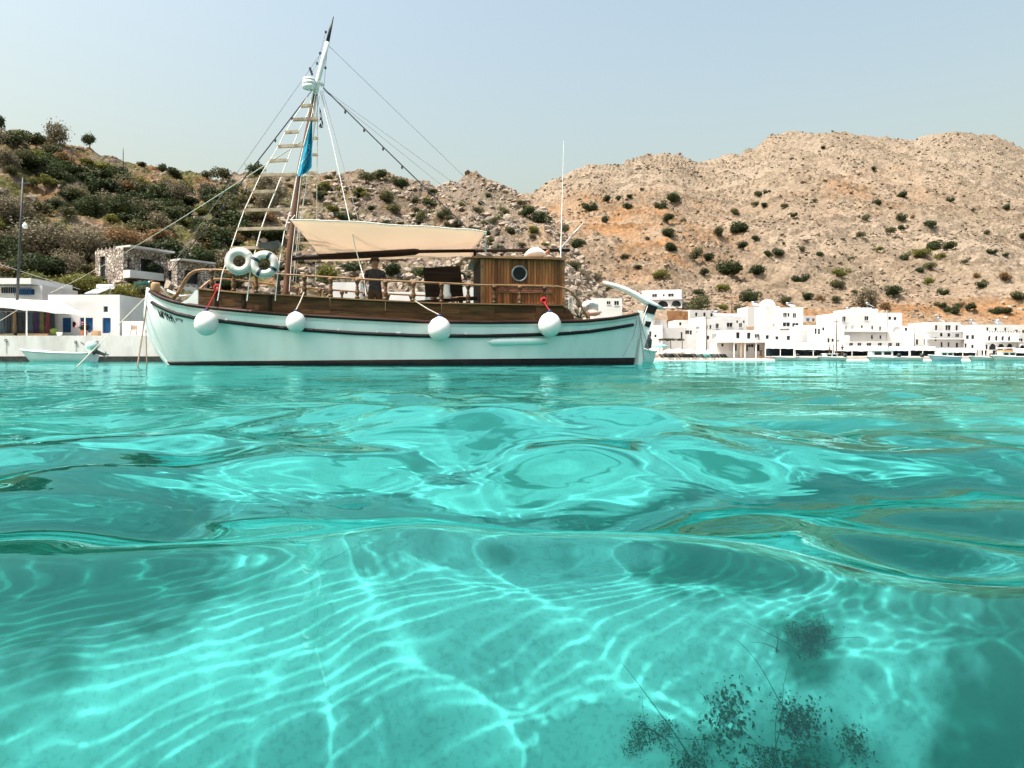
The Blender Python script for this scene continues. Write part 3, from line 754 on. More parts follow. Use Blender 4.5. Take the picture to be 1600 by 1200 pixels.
def baluster_mesh():
    prof = [(0.052,0),(0.052,0.10),(0.030,0.13),(0.040,0.19),(0.056,0.30),(0.048,0.40),(0.026,0.52),(0.040,0.58),(0.026,0.63),(0.030,0.72),(0.052,0.84),(0.060,0.90),(0.05,1.0)]
    return MB().lathe(prof, n=10).mesh('baluster', M['baluster'], smooth=True)
bal_me = baluster_mesh()
for px in (330, 364, 399.5, 434.6, 475, 516, 558, 602, 646, 690, 732, 773, 813, 852):
    l = line_from_pixels([(px, 455)]); u = l[0][0]
    for side in (-1, 1):
        z0 = bulz(u) + 0.028
        link('baluster', bal_me, boat, (u, side * hv(u), z0), scale=(1, 1, handz(u) - z0))
# moulded pad low on the quarter and small scuppers
pad = []
for i in range(17):
    a = i / 16; px = 761 + 101 * a; u = B(px, 534, -1.45).x; z = B(px, 534.5 - 2.5 * a, -1.45).z
    r_ = 0.085 * math.sqrt(max(1 - (2*a - 1) ** 8, 0.02))
    pad.append((Vector((u, -(hull_v(u, z) + 0.0), z)), r_))
MB().tube([p for p, r_ in pad], [r_ for p, r_ in pad], n=10).build('hull_pad', M['pad'], boat, smooth=True)
for px, py, w in ((347,500,7), (623,520,10), (727,522,4), (529,514,4), (590,519,4), (895,516,5), (927,515,4)):
    u = B(px, py, -1.5).x; z = B(px, py, -1.5).z; z = rubz(u) + 0.05
    MB().lathe([(0.0, -0.008), (0.035, -0.006), (0.05, 0.0), (0.03, 0.014)], axis='y', n=10, sx=w / 6, sy=0.45).build('scupper', M['white'], boat, smooth=True, loc=(u, -(hull_v(u, z) + 0.012), z))

# name on the bow, letter by letter on the curve of the hull
def letters(txt, px0, py0, px1, py1, size, shear):
    n = len(txt)
    for i, chx in enumerate(txt):
        if chx == ' ': continue
        cu = bpy.data.curves.new('letter', 'FONT'); cu.body = chx; cu.size = 1.0; cu.offset = 0.045; cu.align_x = 'CENTER'
        ob = bpy.data.objects.new('letter', cu); COL.objects.link(ob)
        dg = bpy.context.evaluated_depsgraph_get()
        me = bpy.data.meshes.new_from_object(ob.evaluated_get(dg)); me.name = 'letter'
        bpy.data.objects.remove(ob)
        t = (i + 0.5) / n; c = B(px0 + (px1 - px0) * t, py0 + (py1 - py0) * t, -0.5)
        for vtx in me.vertices:
            u = c.x + vtx.co.x * size * 0.74 + vtx.co.y * size * shear; w = c.z - (u - c.x) * (py1 - py0) / (px1 - px0) + (vtx.co.y - 0.35) * size
            vtx.co = Vector((u, -(hull_v(u, w) + 0.006), w))
        me.materials.clear(); me.materials.append(M['black'])
        link('letter', me, boat)
letters('ΜΙΧΑΗΛ', 245.5, 489.5, 272.5, 499.5, 0.175, -0.35)
letters('ΝΧΝ', 275, 499.5, 289, 502.5, 0.10, -0.3)

# foredeck: bitts, windlass barrel, anchor bar, white waterway
q = B(243, 449); MB().lathe([(0.085,-0.11),(0.1,-0.06),(0.1,0.07),(0.085,0.11)], n=12).build('windlass_barrel', M['tan'], boat, smooth=True, loc=q)
MB().lathe([(0.05,-0.3),(0.05,0.12),(0.07,0.15),(0.05,0.2)], n=8).build('mooring_post', M['baluster'], boat, smooth=True, loc=B(238, 452))
MB().tube([B(232,440), B(252,449), B(262,462)], 0.02).build('anchor_stock', M['mast_white'], boat, smooth=True)
MB().tube([B(262,454,-0.3), B(283,463,-0.5), B(300,461,-0.6)], 0.025).build('anchor_stock', M['mast_white'], boat, smooth=True)
vb_ = -(hv(bu0) - 0.01)
quad_slab(MB(), [B(283,473,vb_), B(292,468,vb_), B(299,462,vb_), B(305,453.5,vb_), B(309.5,452.5,vb_), B(309.5,478,vb_)], vb_, vb_ + 0.05).build('bulwark_end', M['white'], boat)
# mast, truck and lantern
mp = [B(444,500), B(448,450), B(452,400), B(460,340), B(467,276), B(477,225), B(486.7,176.7), B(493,146)]
MB().tube(mp, [0.085,0.085,0.083,0.08,0.075,0.068,0.06,0.055], n=10).build('mast', M['mast'], boat, smooth=True)
MB().tube([B(492.5,148), B(497,124.6), B(505,94), B(511.7,66)], [0.062,0.06,0.055,0.05], n=10).build('topmast', M['mast_white'], boat, smooth=True)
MB().tube([B(511.2,68), B(516,46), B(521,26)], [0.045,0.035,0.012], n=8).build('mast_tip', M['dark'], boat, smooth=True)
q = B(483, 131, -0.1)
MB().lathe([(0.08,-0.13),(0.15,-0.11),(0.155,-0.04),(0.14,-0.035),(0.155,-0.03),(0.155,0.05),(0.14,0.055),(0.155,0.06),(0.14,0.12),(0.06,0.14)], n=14).build('radar_reflector', M['mast_white'], boat, smooth=True, loc=q)
MB().tube([B(493,132), B(500,128), B(504,134)], 0.05).build('mast_bracket', M['mast_white'], boat, smooth=True)
MB().bar(B(484,106), B(488,117), 0.06, 0.05).build('masthead_lamp', M['dark'], boat)
for px, py in ((509,50), (500,83), (495.5,99), (508.5,106)):
    MB().lathe([(0.018,-0.03),(0.026,-0.02),(0.026,0.02),(0.018,0.03)], n=6).build('signal_lamp', M['dark'], boat, loc=B(px, py))
MB().tube([B(509,50), B(500,83), B(495.5,99), B(488,112)], 0.006).build('signal_wire', M['wire'], boat)
MB().tube([B(512,70), B(508.5,106), B(506,140)], 0.006).build('signal_wire', M['wire'], boat)

# port rope ladder up the shrouds: three shrouds and its rungs, and the starboard one behind
def ladder_v(py, side): return side * (1.5 * np.clip((py - 140) / 290, 0, 1) + 0.05)
def lb(px, py, side): return B(px, py, ladder_v(py, side))
for pts, r_ in (([(487,142),(458,187),(445.5,207),(434.6,229),(407,274),(381.6,328.6),(371,358),(361,387.6),(347,428),(340,470)], 0.011),
                ([(490,142),(481,178),(466,207),(449,251),(430,300),(418,328.6),(408,358),(400,388),(391,425),(386,470)], 0.012),
                ([(493,145),(488,176),(474,229),(464,274),(454,328.6),(445,358),(440,387.6),(434,428),(430,470)], 0.011)):
    MB().tube([lb(px, py, -1) for px, py in pts], r_).build('shroud', M['rope_white'], boat)
for x0, x1, y in ((470,488,166),(458,497,187),(445.5,466.5,207),(434.6,474,229),(421.5,449,251.7),(407,464,274),(395,430,300),(381.6,454,328.6),(371,445,358),(361,440,387.6)):
    a, b = lb(x0, y, -1), lb(x1, y - 1.5, -1)
    MB().bar(a, b, 0.075, 0.062).build('ladder_rung', M['rung'], boat)
for pts in ([(496,150),(496,216),(495,300),(494,380),(493,440)], [(494,150),(489,216),(477,297),(466,360),(458,440)]):
    MB().tube([lb(px, py, 1) for px, py in pts], 0.010).build('shroud', M['rope_white'], boat)
for x0, x1, y in ((484,497,188),(487,497,216),(486,497,242),(478,496,270),(474,495,297),(468,497,324),(462,490,380),(476,497,407)):
    MB().bar(lb(x0, y, 1), lb(x1, y, 1), 0.07, 0.055).build('ladder_rung', M['rung'], boat)
quad_slab(MB(), [lb(404,387,-1), lb(407,381,-1), lb(437,377,-1), lb(437,386,-1), lb(430,392,-1)], lb(420,385,-1).y - 0.09, lb(420,385,-1).y - 0.02).build('lamp_board', M['dark'], boat)

# boom, long pole and crutch
MB().tube([B(446,405), B(470,402.5), B(540,400), B(620,395.5), B(648,393.5), B(655,392.5)], [0.05,0.062,0.082,0.085,0.08,0.05], n=8).build('boom', M['boom'], boat, smooth=True)
MB().tube([B(650,393), B(760,391.5), B(890,391)], 0.042, n=8).build('boom_pole', M['boom'], boat, smooth=True)
MB().bar(B(742,391), B(742,404), 0.07, 0.07).build('boom_crutch', M['wood_shade'], boat)
MB().tube([B(876,403,-0.3), B(878,330,-0.3), B(881,220,-0.3)], [0.018,0.013,0.007]).build('whip_aerial', M['mast_white'], boat)
MB().tube([B(874,391,-0.2), B(893,368,-0.2), B(912,348,-0.2)], [0.012,0.016,0.016]).build('boat_hook', M['metal'], boat)
MB().tube([B(759,396,-1.0), B(759,362,-1.3)], 0.012).build('awning_pole', M['mast_white'], boat)

# wheelhouse of upright planks
wl, wr = B(754, 440, -1.0), B(879.5, 440, -1.0)
wz0, wz1 = B(800, 486, -1.0).z, B(800, 405, -1.0).z
wheelhouse = link('wheelhouse', None, boat)
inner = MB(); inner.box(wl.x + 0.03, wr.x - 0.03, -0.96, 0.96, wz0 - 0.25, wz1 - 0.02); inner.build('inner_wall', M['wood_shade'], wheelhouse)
NPL = 27; pw = (wr.x - wl.x) / NPL
pl_me = MB().box(-pw/2 + 0.004, pw/2 - 0.004, -0.02, 0.02, 0, wz1 - wz0 + 0.1).mesh('plank', M['wood_plank'])
for k in range(NPL): link('plank', pl_me, wheelhouse, (wl.x + pw * (k + 0.5), -0.985 + R.uniform(-0.004, 0.004), wz0 - 0.1))
fr_me = MB().box(-0.02, 0.02, -0.076, 0.076, 0, wz1 - wz0 + 0.1).mesh('plank', M['wood_shade'])
for k in range(12):
    link('plank', fr_me, wheelhouse, (wl.x + 0.008, -0.88 + 0.16 * k, wz0 - 0.1))
    link('plank', fr_me, wheelhouse, (wr.x - 0.008, -0.88 + 0.16 * k, wz0 - 0.1))
for px, py, x1, hgt in ((772, 445, 864, 0.055), (777, 456.5, 862, 0.022)):
    MB().box(B(px,py,-1).x, B(x1,py,-1).x, -1.035, -1.008, B(px,py,-1).z - hgt/2, B(px,py,-1).z + hgt/2).build('batten', M['wood_rail'], wheelhouse)
MB().box(B(779,451,-1).x, B(862,451,-1).x, -1.022, -1.0075, B(779,455,-1).z, B(779,448,-1).z).build('carved_panel', mat('carved_panel', (0.28,0.10,0.05), (0.14,0.05,0.03), scale=14, stretch=(1,1,2), bump=0.8, bscale=20), wheelhouse)
for ux in (wl.x - 0.012, wr.x + 0.012):
    MB().box(ux - 0.03, ux + 0.03, -1.02, -0.955, wz0 - 0.1, wz1).build('corner_post', M['wood_rail'], wheelhouse)
rf = MB()
rows = []
for v in np.linspace(-1.12, 1.12, 9):
    cz = wz1 + 0.07 * (1 - (v / 1.12) ** 2)
    rows.append([Vector((wl.x - 0.16, v, cz)), Vector((wr.x + 0.07, v, cz)), Vector((wr.x + 0.07, v, cz + 0.05)), Vector((wl.x - 0.16, v, cz + 0.05))])
rf.grid(rows, closed=True); rf.add(rows[0], [(0,1,2,3)]); rf.add(rows[-1], [(3,2,1,0)])
rf.build('roof', M['wood_rail'], wheelhouse)
pc = B(811.5, 427.5, -1.01)
MB().torus((0,0,0), 0.172, 0.024, n=28, k=8).build('porthole_rim', M['metal'], wheelhouse, smooth=True, loc=(pc.x, -1.022, pc.z))
MB().lathe([(0.0,0.0),(0.168,0.0),(0.168,0.02),(0.0,0.02)], axis='y', n=28).build('porthole_glass', M['porthole_glass'], wheelhouse, loc=(pc.x, -1.026, pc.z))
for k in range(8):
    a = k * math.pi / 4; MB().lathe([(0.010,0),(0.008,0.008)], axis='y', n=6).build('bolt', M['dark'], wheelhouse, loc=(pc.x + 0.172 * math.cos(a), -1.05, pc.z + 0.172 * math.sin(a)))
MB().tube([B(742,404,-1.0), B(727,403,-1.0), B(720,408,-1.0), B(719,416,-1.0)], 0.03, n=6).build('visor_bracket', M['wood_rail'], wheelhouse, smooth=True)
# gangway stowed on the quarter, stanchions
MB().bar(B(879,473,-0.6), B(943,450,-0.6), 0.4, 0.05).build('gangway', M['rung'], boat)
for px in (889, 894): MB().tube([B(px,500,-1.15), B(px,464,-1.15)], 0.014).build('stanchion', M['mast_white'], boat)
quad_slab(MB(), [B(880,480,-1.2), B(888,483,-1.2), B(895,492,-1.2), B(897,501,-1.2), B(880,501,-1.2)], -1.24, -1.2).build('bulwark_end', M['wood_dark'], boat)

# standing rigging and light cables
def rig(name, pts, r_, m, n=5, sag=0.0, bulbs=0, lights=None):
    ps = [B(*p) for p in pts]
    if sag and len(ps) == 2:
        a, b = ps; ps = [a.lerp(b, i / 12) - Vector((0, 0, sag * 4 * (i/12) * (1 - i/12))) for i in range(13)]
    o = MB().tube(ps, r_, n=n).build(name, M[m], boat)
    return o, ps
rig('forestay', [(511,70), (270,413)], 0.006, 'wire')
rig('backstay', [(514,72), (852,398,-0.2)], 0.007, 'wire')
for pts in (((487,142), (272,418)), ((505,137), (742,368,-0.6))):
    o, ps = rig('light_cable', pts, 0.014, 'cable', sag=0.02)
    for i in range(1, 8):
        p = ps[0].lerp(ps[-1], i / 8 + 0.02) - Vector((0, 0, 0.03))
        MB().lathe([(0.008,0.02),(0.02,0.0),(0.026,-0.05),(0.012,-0.08)], n=6).build('bulb_holder', M['dark'], o, loc=p)
for pts in (((506,141), (775,358,-0.5)), ((506,139), (820,366,-0.4)), ((502,142,-0.05), (556,392,-1.0)), ((504,142), (560,345,-0.8))):
    rig('stay', pts, 0.0065, 'wire')
rig('halyard', [(500,142), (519,220,-0.4), (556,390,-1.1), (569,436,-1.5), (572,462,-1.6)], 0.011, 'rope_white')
rig('halyard', [(495,150,-0.08), (470,280,-0.12), (456,400,-0.12), (452,455,-0.12)], 0.009, 'rope_white')
rig('halyard', [(499,150,0.06), (480,280,0.1), (470,345,0.12), (462,440,0.12)], 0.009, 'rope_white')
rig('topping_lift', [(458,345), (466,390), (478,402)], 0.009, 'rope')

# deck house front bench, table top and other deck fittings
quad_slab(MB(), [B(661,419,-0.2), B(719,415.5,-0.2), B(724,463,-0.2), B(665,464.5,-0.2)], -0.24, -0.2).build('hatch_board', M['wood_shade'], boat)
MB().bar(B(632,474,-0.4), B(745,466,-0.4), 0.3, 0.07).build('deck_bench', M['wood_shade'], boat)
MB().bar(B(720,500,-0.4), B(720,468,-0.4), 0.08, 0.3).build('bench_leg', M['wood_shade'], boat)
MB().bar(B(650,500,-0.4), B(650,473,-0.4), 0.08, 0.3).build('bench_leg', M['wood_shade'], boat)
MB().tube([B(560,472,-0.3), B(572,464,-0.3), B(600,470,-0.3)], 0.03).build('coiled_line', M['rope'], boat)
MB().tube([B(455,470,-0.2), B(480,468,-0.2), B(520,468,-0.2)], 0.03).build('deck_spar', M['mast_white'], boat)

# awning: one sheet from its raised near edge down over the boom to the far side
edge_n = [(454,344),(500,345),(560,347),(620,350.5),(680,354.5),(730,359),(760,362.5)]
edge_b = [(494,397),(530,397),(575,396),(620,393),(670,390.5),(710,390),(741,390)]
rows = []
NA, NB = 36, 14
near = [B(x, y, -1.45) for x, y in edge_n]; mid_ = [B(x, y, -0.02) + Vector((0,0,0.07)) for x, y in edge_b]
far = [Vector((p.x + 0.05, 1.25, p.z - 0.16)) for p in mid_]
def samp(l, t):
    t *= len(l) - 1; i = min(int(t), len(l) - 2); return l[i].lerp(l[i+1], t - i)
for j in range(NB + 1):
    s_ = j / NB * 1.7; row = []
    for i in range(NA + 1):
        t = i / NA; a, b, c = samp(near, t), samp(mid_, t), samp(far, t)
        p = a.lerp(b, s_) if s_ <= 1 else b.lerp(c, s_ - 1)
        p = p.copy(); p.z -= 0.10 * math.sin(math.pi * min(s_, 1)) * math.sin(math.pi * t) - 0.012 * math.sin(9 * t + 3 * s_) - 0.008 * math.sin(23 * t)
        row.append(p)
    rows.append(row)
aw = MB().grid(rows).build('awning', M['awning'], None, smooth=True, fix=False)
aw.location = (CX, CY, 0); aw.rotation_euler.z = PHI
sd_ = aw.modifiers.new('thickness', 'SOLIDIFY'); sd_.thickness = 0.006
tag(aw, 'beige canvas awning stretched over the boom of the wooden boat', 'awning')
MB().tube([rows[0][i] for i in range(NA + 1)], 0.014).build('edge_rope', M['rope_white'], aw)
for (x0, y0, v0), (x1, y1, v1) in (((454,344,-1.45),(461,336,0)), ((494,397,0),(452,403,0)), ((760,362.5,-1.45),(757,392,-1.0))):
    MB().tube([B(x0,y0,v0), B(x1,y1,v1)], 0.009).build('tie_rope', M['rope_white'], aw)

def on_boat(o):
    o.location = (Matrix.Translation((CX, CY, 0)) @ Matrix.Rotation(PHI, 4, 'Z')) @ Vector(o.location)
    o.rotation_euler.z += PHI
    return o
# fenders hung over the side, each with its line
for px, py, r_, rope, top, lab in (
        (322.5, 506, 0.255, 'rope_red', (329, 447), 'white ball fender on a red line, nearest the bow name'),
        (462.5, 504, 0.215, 'rope', (474, 456), 'smallest white ball fender, below the mast'),
        (687, 515, 0.26, 'rope', (648, 470), 'white ball fender hung amidships on a slanting pale line'),
        (859, 508, 0.27, 'rope_red', (853, 470), 'white ball fender on a red line below the wheelhouse')):
    c = None; xi = 0.5
    u = B(px, py, -1.8).x; z = B(px, py, -1.8).z
    v = -(max(hull_v(u, z), hull_v(u, z + r_)) + r_ * 0.98); c = B(px, py, v)
    f = thing('ball_fender', lab, 'fender', (0,0,0), 0, 'fenders along the hull')
    f.location = c; on_boat(f)
    prof = []
    for i in range(13):
        a = math.pi * i / 12 - math.pi / 2; rr = r_ * math.cos(a) * 0.97; zz = r_ * math.sin(a)
        if zz > 0.6 * r_: rr = max(rr, 0.26 * r_ * (1.6 - zz / r_) + 0.02); zz = zz * 1.06
        prof.append((max(rr, 0.004), zz))
    MB().lathe(prof, n=20).build('ball', M['fender'], f, smooth=True)
    MB().lathe([(0.05, r_ * 0.98), (0.045, r_ * 1.22), (0.02, r_ * 1.3)], n=10).build('neck', M['blue'], f, smooth=True)
    tp = B(top[0], top[1], -1.62) - c; e = Vector((tp.x, (-hv(B(top[0], top[1], -1.6).x) - 0.04) - c.y, tp.z))
    mid = Vector((0, 0, r_ * 1.3)).lerp(e, 0.5) - Vector((0, 0.02, 0.03))
    MB().tube([Vector((0, 0, r_ * 1.22)), mid, e], 0.013).build('line', M[rope], f)
    if rope == 'rope_red': MB().torus((e.x, e.y, e.z + 0.02), 0.06, 0.03, n=10, k=6).build('knot', M[rope], f, smooth=True)

# life rings on the ladder
for px, py, lab, bands in ((374, 408, 'plain white life ring hung low on the rope ladder, nearer the bow', 0), (413, 413, 'white life ring with dark blue bands, hung beside the mast', 1)):
    v = float(ladder_v(py, -1)) - 0.10; c = B(px, py, v)
    lr = thing('life_ring', lab, 'life ring', (0,0,0), 0, 'life rings on the ladder'); lr.location = c; on_boat(lr)
    lr.rotation_euler.x = math.radians(-6)
    MB().torus((0,0,0), 0.205, 0.078, n=30, k=10).build('ring', M['ring'], lr, smooth=True)
    for k in range(4):
        a = math.pi / 4 + k * math.pi / 2 + (0.3 if bands else 0)
        bd = MB()
        for j in range(2):
            pass
        MM = Matrix.Rotation(-a, 3, 'Y')
        ring = [MM @ Vector((0.205 + 0.082 * math.cos(b2), 0.082 * math.sin(b2), 0)) for b2 in np.linspace(0, 2*math.pi, 11)[:-1]]
        tng = MM @ Vector((0, 0, 0.032))
        bd.grid([[p - tng for p in ring], [p + tng for p in ring]], closed=True)
        bd.build('band', M['navy'] if bands else M['ring'], lr, smooth=True)
    MB().torus((0,0,0), 0.295, 0.009, n=28, k=5).build('grab_line', M['rope_white'], lr)

# long cyan flag and the small striped one
fl = MB(); rows = []
lx = [(486.5,183),(482,200),(476,222),(473,240),(468,260),(465,276)]; rx = [(488,183),(488,200),(488,222),(487.5,240),(487,262),(479,270)]
for j in range(25):
    t = j / 24
    def ip(l):
        k = t * 5; i = min(int(k), 4); a, b = l[i], l[i+1]; f_ = k - i
        return a[0] + (b[0] - a[0]) * f_, a[1] + (b[1] - a[1]) * f_
    (ax, ay), (bx, by) = ip(lx), ip(rx)
    rows.append([B(ax + (bx - ax) * i / 10, ay + (by - ay) * i / 10, -0.22 + 0.07 * math.sin(i * 0.95 + t * 2.2) * min(1, t * 3)) for i in range(11)])
flag = fl.grid(rows).build('long_flag', M['flag'], None, smooth=True, fix=False)
flag.location = (CX, CY, 0); flag.rotation_euler.z = PHI
tag(flag, 'long cyan flag with pale printing hanging limp beside the mast', 'flag')
def on_flag(j, i):
    j = min(max(j, 0), 23.99); i = min(max(i, 0), 9.99); a, b = int(j), int(i); u, v = j - a, i - b
    p = (rows[a][b] * (1-v) + rows[a][b+1] * v) * (1-u) + (rows[a+1][b] * (1-v) + rows[a+1][b+1] * v) * u
    return p + Vector((0, -0.012, 0))
def patch(cj, ci, lj, li, ang, name):
    g = []
    for a in np.linspace(-0.5, 0.5, 5):
        g.append([on_flag(cj + (a * lj) * math.cos(ang) + b * li * math.sin(ang), ci - 0.9 * (a * lj) * math.sin(ang) + 0.9 * b * li * math.cos(ang)) for b in np.linspace(-0.5, 0.5, 5)])
    MB().grid(g).build(name, M['flag_pale'], flag, smooth=True, fix=False)
patch(11.5, 6.5, 2.6, 0.8, 0.75, 'printed_emblem'); patch(11.5, 6.5, 0.8, 3.2, 0.75, 'printed_emblem')
for k in range(7): patch(13.2 + k * 0.75, 7.6 - k * 1.05, 1.7, 0.45, 0.7 if k % 2 else 0.4, 'printed_letter')
for k in range(5): patch(15.6 + k * 0.75, 7.6 - k * 1.05, 1.0, 0.3, 0.6, 'printed_letter')
g = []
for j in range(10):
    t = j / 9; g.append([B(499.5 + 2.5*math.sin(t*2) + (i / 4 - 0.5) * (1.2 + 6.0 * t), 168 + 32 * t, -0.08 + 0.04 * math.sin(i * 1.6 + t * 3)) for i in range(5)])
m_, nt_, bs_ = new_mat('striped_bunting')
tc_ = N(nt_, 'ShaderNodeTexCoord'); wv_ = N(nt_, 'ShaderNodeTexWave'); wv_.inputs['Scale'].default_value = 3.6; wv_.bands_direction = 'DIAGONAL'
nt_.links.new(tc_.outputs['Object'], wv_.inputs['Vector'])
cr_ = N(nt_, 'ShaderNodeValToRGB'); cr_.color_ramp.interpolation = 'CONSTANT'; cr_.color_ramp.elements[0].color = (0.02,0.03,0.07,1); cr_.color_ramp.elements[1].position = 0.5; cr_.color_ramp.elements[1].color = (0.75,0.75,0.75,1)
nt_.links.new(wv_.outputs[0], cr_.inputs[0]); nt_.links.new(cr_.outputs[0], bs_.inputs['Base Color'])
sf = MB().grid(g).build('small_flag', m_, None, smooth=True, fix=False)
sf.location = (CX, CY, 0); sf.rotation_euler.z = PHI
tag(sf, 'small dark and white striped flag hanging under the masthead', 'flag')

# things standing on deck
o = MB().lathe([(0.11,0),(0.12,0.05),(0.10,0.13),(0.085,0.15),(0.075,0.32),(0.08,0.36),(0.05,0.36)], n=14).build('white_jug', M['white'], None, smooth=True)
o.location = B(698, 467, -0.5); on_boat(o); tag(o, 'white jug on the dark bench in front of the wheelhouse', 'jug')
bd = MB(); rr = random.Random(3)
pts = [B(820 + 34 * i / 12, 400 - 5.5 * math.sin(math.pi * i / 12) - rr.random(), -0.2) for i in range(13)]
o = MB().tube([p - B(836, 400, -0.2) for p in pts], [0.03 + 0.09 * math.sin(math.pi * i / 12) for i in range(13)], n=8).build('folded_cover', M['canopy'], None, smooth=True)
o.location = B(836, 400, -0.2); on_boat(o); tag(o, 'crumpled white cover lying on the wheelhouse roof', 'cover')
o = MB().tube([Vector((-0.10,0,-0.02)), Vector((0,0,0.05)), Vector((0.06,0,0.12)), Vector((0.1,0,0.02))], [0.03,0.05,0.04,0.02], n=7).build('red_bundle', M['pot'], None, smooth=True)
o.location = B(853, 399, -0.2); on_boat(o); tag(o, 'reddish rolled bundle on the wheelhouse roof beside the aerial', 'bundle')
o = MB()
for k in range(5): o.torus((0.03 * math.sin(k * 2), 0.03 * math.cos(k * 3), 0.03 * k), 0.2 - 0.02 * k, 0.02, n=18, k=5, M=Matrix.Rotation(math.pi/2, 3, 'X'))
o = o.build('coiled_rope', M['rope_white'], None, smooth=True); o.location = B(925, 490, -0.5); on_boat(o); tag(o, 'pale rope coiled on the stern deck', 'rope')
o = MB().lathe([(0.10,0),(0.16,0.03),(0.2,0.12),(0.16,0.22),(0.05,0.26)], n=14, sx=1.1).build('white_buoy', M['fender'], None, smooth=True)
o.location = B(922, 486, -0.2); on_boat(o); tag(o, 'white buoy lying on the stern deck behind the hand rail', 'buoy')
o = MB().lathe([(0.05,0),(0.13,0.04),(0.14,0.10),(0.05,0.15)], n=12, sx=1.4).build('pink_buoy', mat('pink_buoy', (0.75,0.45,0.38), (0.65,0.38,0.3), rough=0.5), None, smooth=True)
o.location = B(926, 494, -0.75); on_boat(o); tag(o, 'pinkish buoy lying by the foot of the hand rail at the stern', 'buoy')

# ------------------------------------------------------------------ a person under the awning
def make_person_mesh(name, scale_=1.0):
    V = [(0,0,0.95),(0,0,1.15),(0,0,1.38),(0,0,1.5),(0,-0.01,1.56),(0,-0.015,1.66),(0,-0.01,1.75),
         (-0.10,0,0.92),(-0.11,-0.03,0.5),(-0.11,0.0,0.09),(-0.12,-0.15,0.04), (0.10,0,0.92),(0.12,-0.02,0.5),(0.12,0.02,0.09),(0.13,-0.13,0.04),
         (-0.19,0,1.42),(-0.26,0.02,1.15),(-0.22,-0.14,0.93),(-0.19,-0.2,0.87), (0.19,0,1.42),(0.26,0.02,1.15),(0.24,-0.12,0.93),(0.22,-0.18,0.87)]
    Ed = [(0,1),(1,2),(2,3),(3,4),(4,5),(5,6),(0,7),(7,8),(8,9),(9,10),(0,11),(11,12),(12,13),(13,14),(2,15),(15,16),(16,17),(17,18),(2,19),(19,20),(20,21),(21,22)]
    Rr = [0.15,0.135,0.16,0.07,0.065,0.10,0.085, 0.105,0.062,0.042,0.038, 0.105,0.062,0.042,0.038, 0.07,0.047,0.034,0.03, 0.07,0.047,0.034,0.03]
    me = bpy.data.meshes.new(name); me.from_pydata(V, Ed, [])
    ob = bpy.data.objects.new(name, me); COL.objects.link(ob)
    sk = ob.modifiers.new('skin', 'SKIN')
    for i, d in enumerate(me.skin_vertices[0].data): d.radius = (Rr[i], Rr[i] * (0.72 if i in (0, 1, 2) else 0.95)); d.use_root = (i == 0)
    ob.modifiers.new('sub', 'SUBSURF').levels = 2
    dg = bpy.context.evaluated_depsgraph_get()
    out = bpy.data.meshes.new_from_object(ob.evaluated_get(dg)); out.name = name
    bpy.data.objects.remove(ob)
    out.materials.clear()
    for k in ('skin', 'shirt', 'shorts'): out.materials.append(M[k])
    for p in out.polygons:
        c = p.center; arm = abs(c.x) > 0.2 and c.z < 1.28
        p.material_index = 0 if (c.z > 1.49 or arm or c.z < 0.55) else (1 if c.z > 0.98 else 2)
        p.use_smooth = True
    return out
person_me = make_person_mesh('body')
def person(label, loc, rz, s=1.0, group=None):
    t = thing('person', label, 'person', loc, rz, group)
    t.scale = (s, s, s)
    link('body', person_me, t)
    MB().lathe([(0.002,0.0),(0.075,-0.012),(0.108,-0.06),(0.112,-0.11),(0.10,-0.14)], c=(0, 0.012, 1.80), n=12).build('hair', M['hair'], t, smooth=True)
    MB().lathe([(0.004,-0.03),(0.016,-0.015),(0.018,0.0),(0.008,0.035)], c=(0, -0.118, 1.655), n=6).build('nose', M['skin'], t, smooth=True)
    for s_ in (-1, 1): MB().lathe([(0.004,0),(0.012,0.004),(0.004,0.008)], c=(s_ * 0.04, -0.112, 1.685), n=6, axis='y').build('eye', M['hair'], t)
    return t
q = B(586, 500, -0.35); zt = B(586, 401, -0.35).z
pq = Matrix.Translation((CX, CY, 0)) @ Matrix.Rotation(PHI, 4, 'Z') @ Vector((q.x, -0.35, zt - 1.80 * 0.98))
person('person in a dark shirt standing on deck under the awning', pq, 0.3, 0.98)
# ------------------------------------------------------------------ buildings: shared builders
ORD = ['first','second','third','fourth','fifth','sixth','seventh','eighth','ninth','tenth','eleventh','twelfth','thirteenth','fourteenth','fifteenth',
       'sixteenth','seventeenth','eighteenth','nineteenth','twentieth','twenty-first','twenty-second','twenty-third','twenty-fourth','twenty-fifth','twenty-sixth','twenty-seventh','twenty-eighth','twenty-ninth','thirtieth']
def wall_with_holes(mb, x0, x1, z0, z1, holes, dep, tf):
    """a wall face cut by window openings, with reveals; tf maps (along, up, inward) to local space"""
    xs = sorted({x0, x1} | {h[0] for h in holes} | {h[1] for h in holes}); zs = sorted({z0, z1} | {h[2] for h in holes} | {h[3] for h in holes})
    for i in range(len(xs) - 1):
        for j in range(len(zs) - 1):
            cx_, cz_ = (xs[i] + xs[i+1]) / 2, (zs[j] + zs[j+1]) / 2
            if any(h[0] < cx_ < h[1] and h[2] < cz_ < h[3] for h in holes): continue
            mb.add([tf(xs[i], zs[j], 0), tf(xs[i+1], zs[j], 0), tf(xs[i+1], zs[j+1], 0), tf(xs[i], zs[j+1], 0)], [(0,1,2,3)])
    for h in holes:
        c = [(h[0], h[2]), (h[1], h[2]), (h[1], h[3]), (h[0], h[3])]
        for k in range(4):
            a, b = c[k], c[(k+1) % 4]
            mb.add([tf(a[0], a[1], 0), tf(b[0], b[1], 0), tf(b[0], b[1], dep), tf(a[0], a[1], dep)], [(0,1,2,3)])
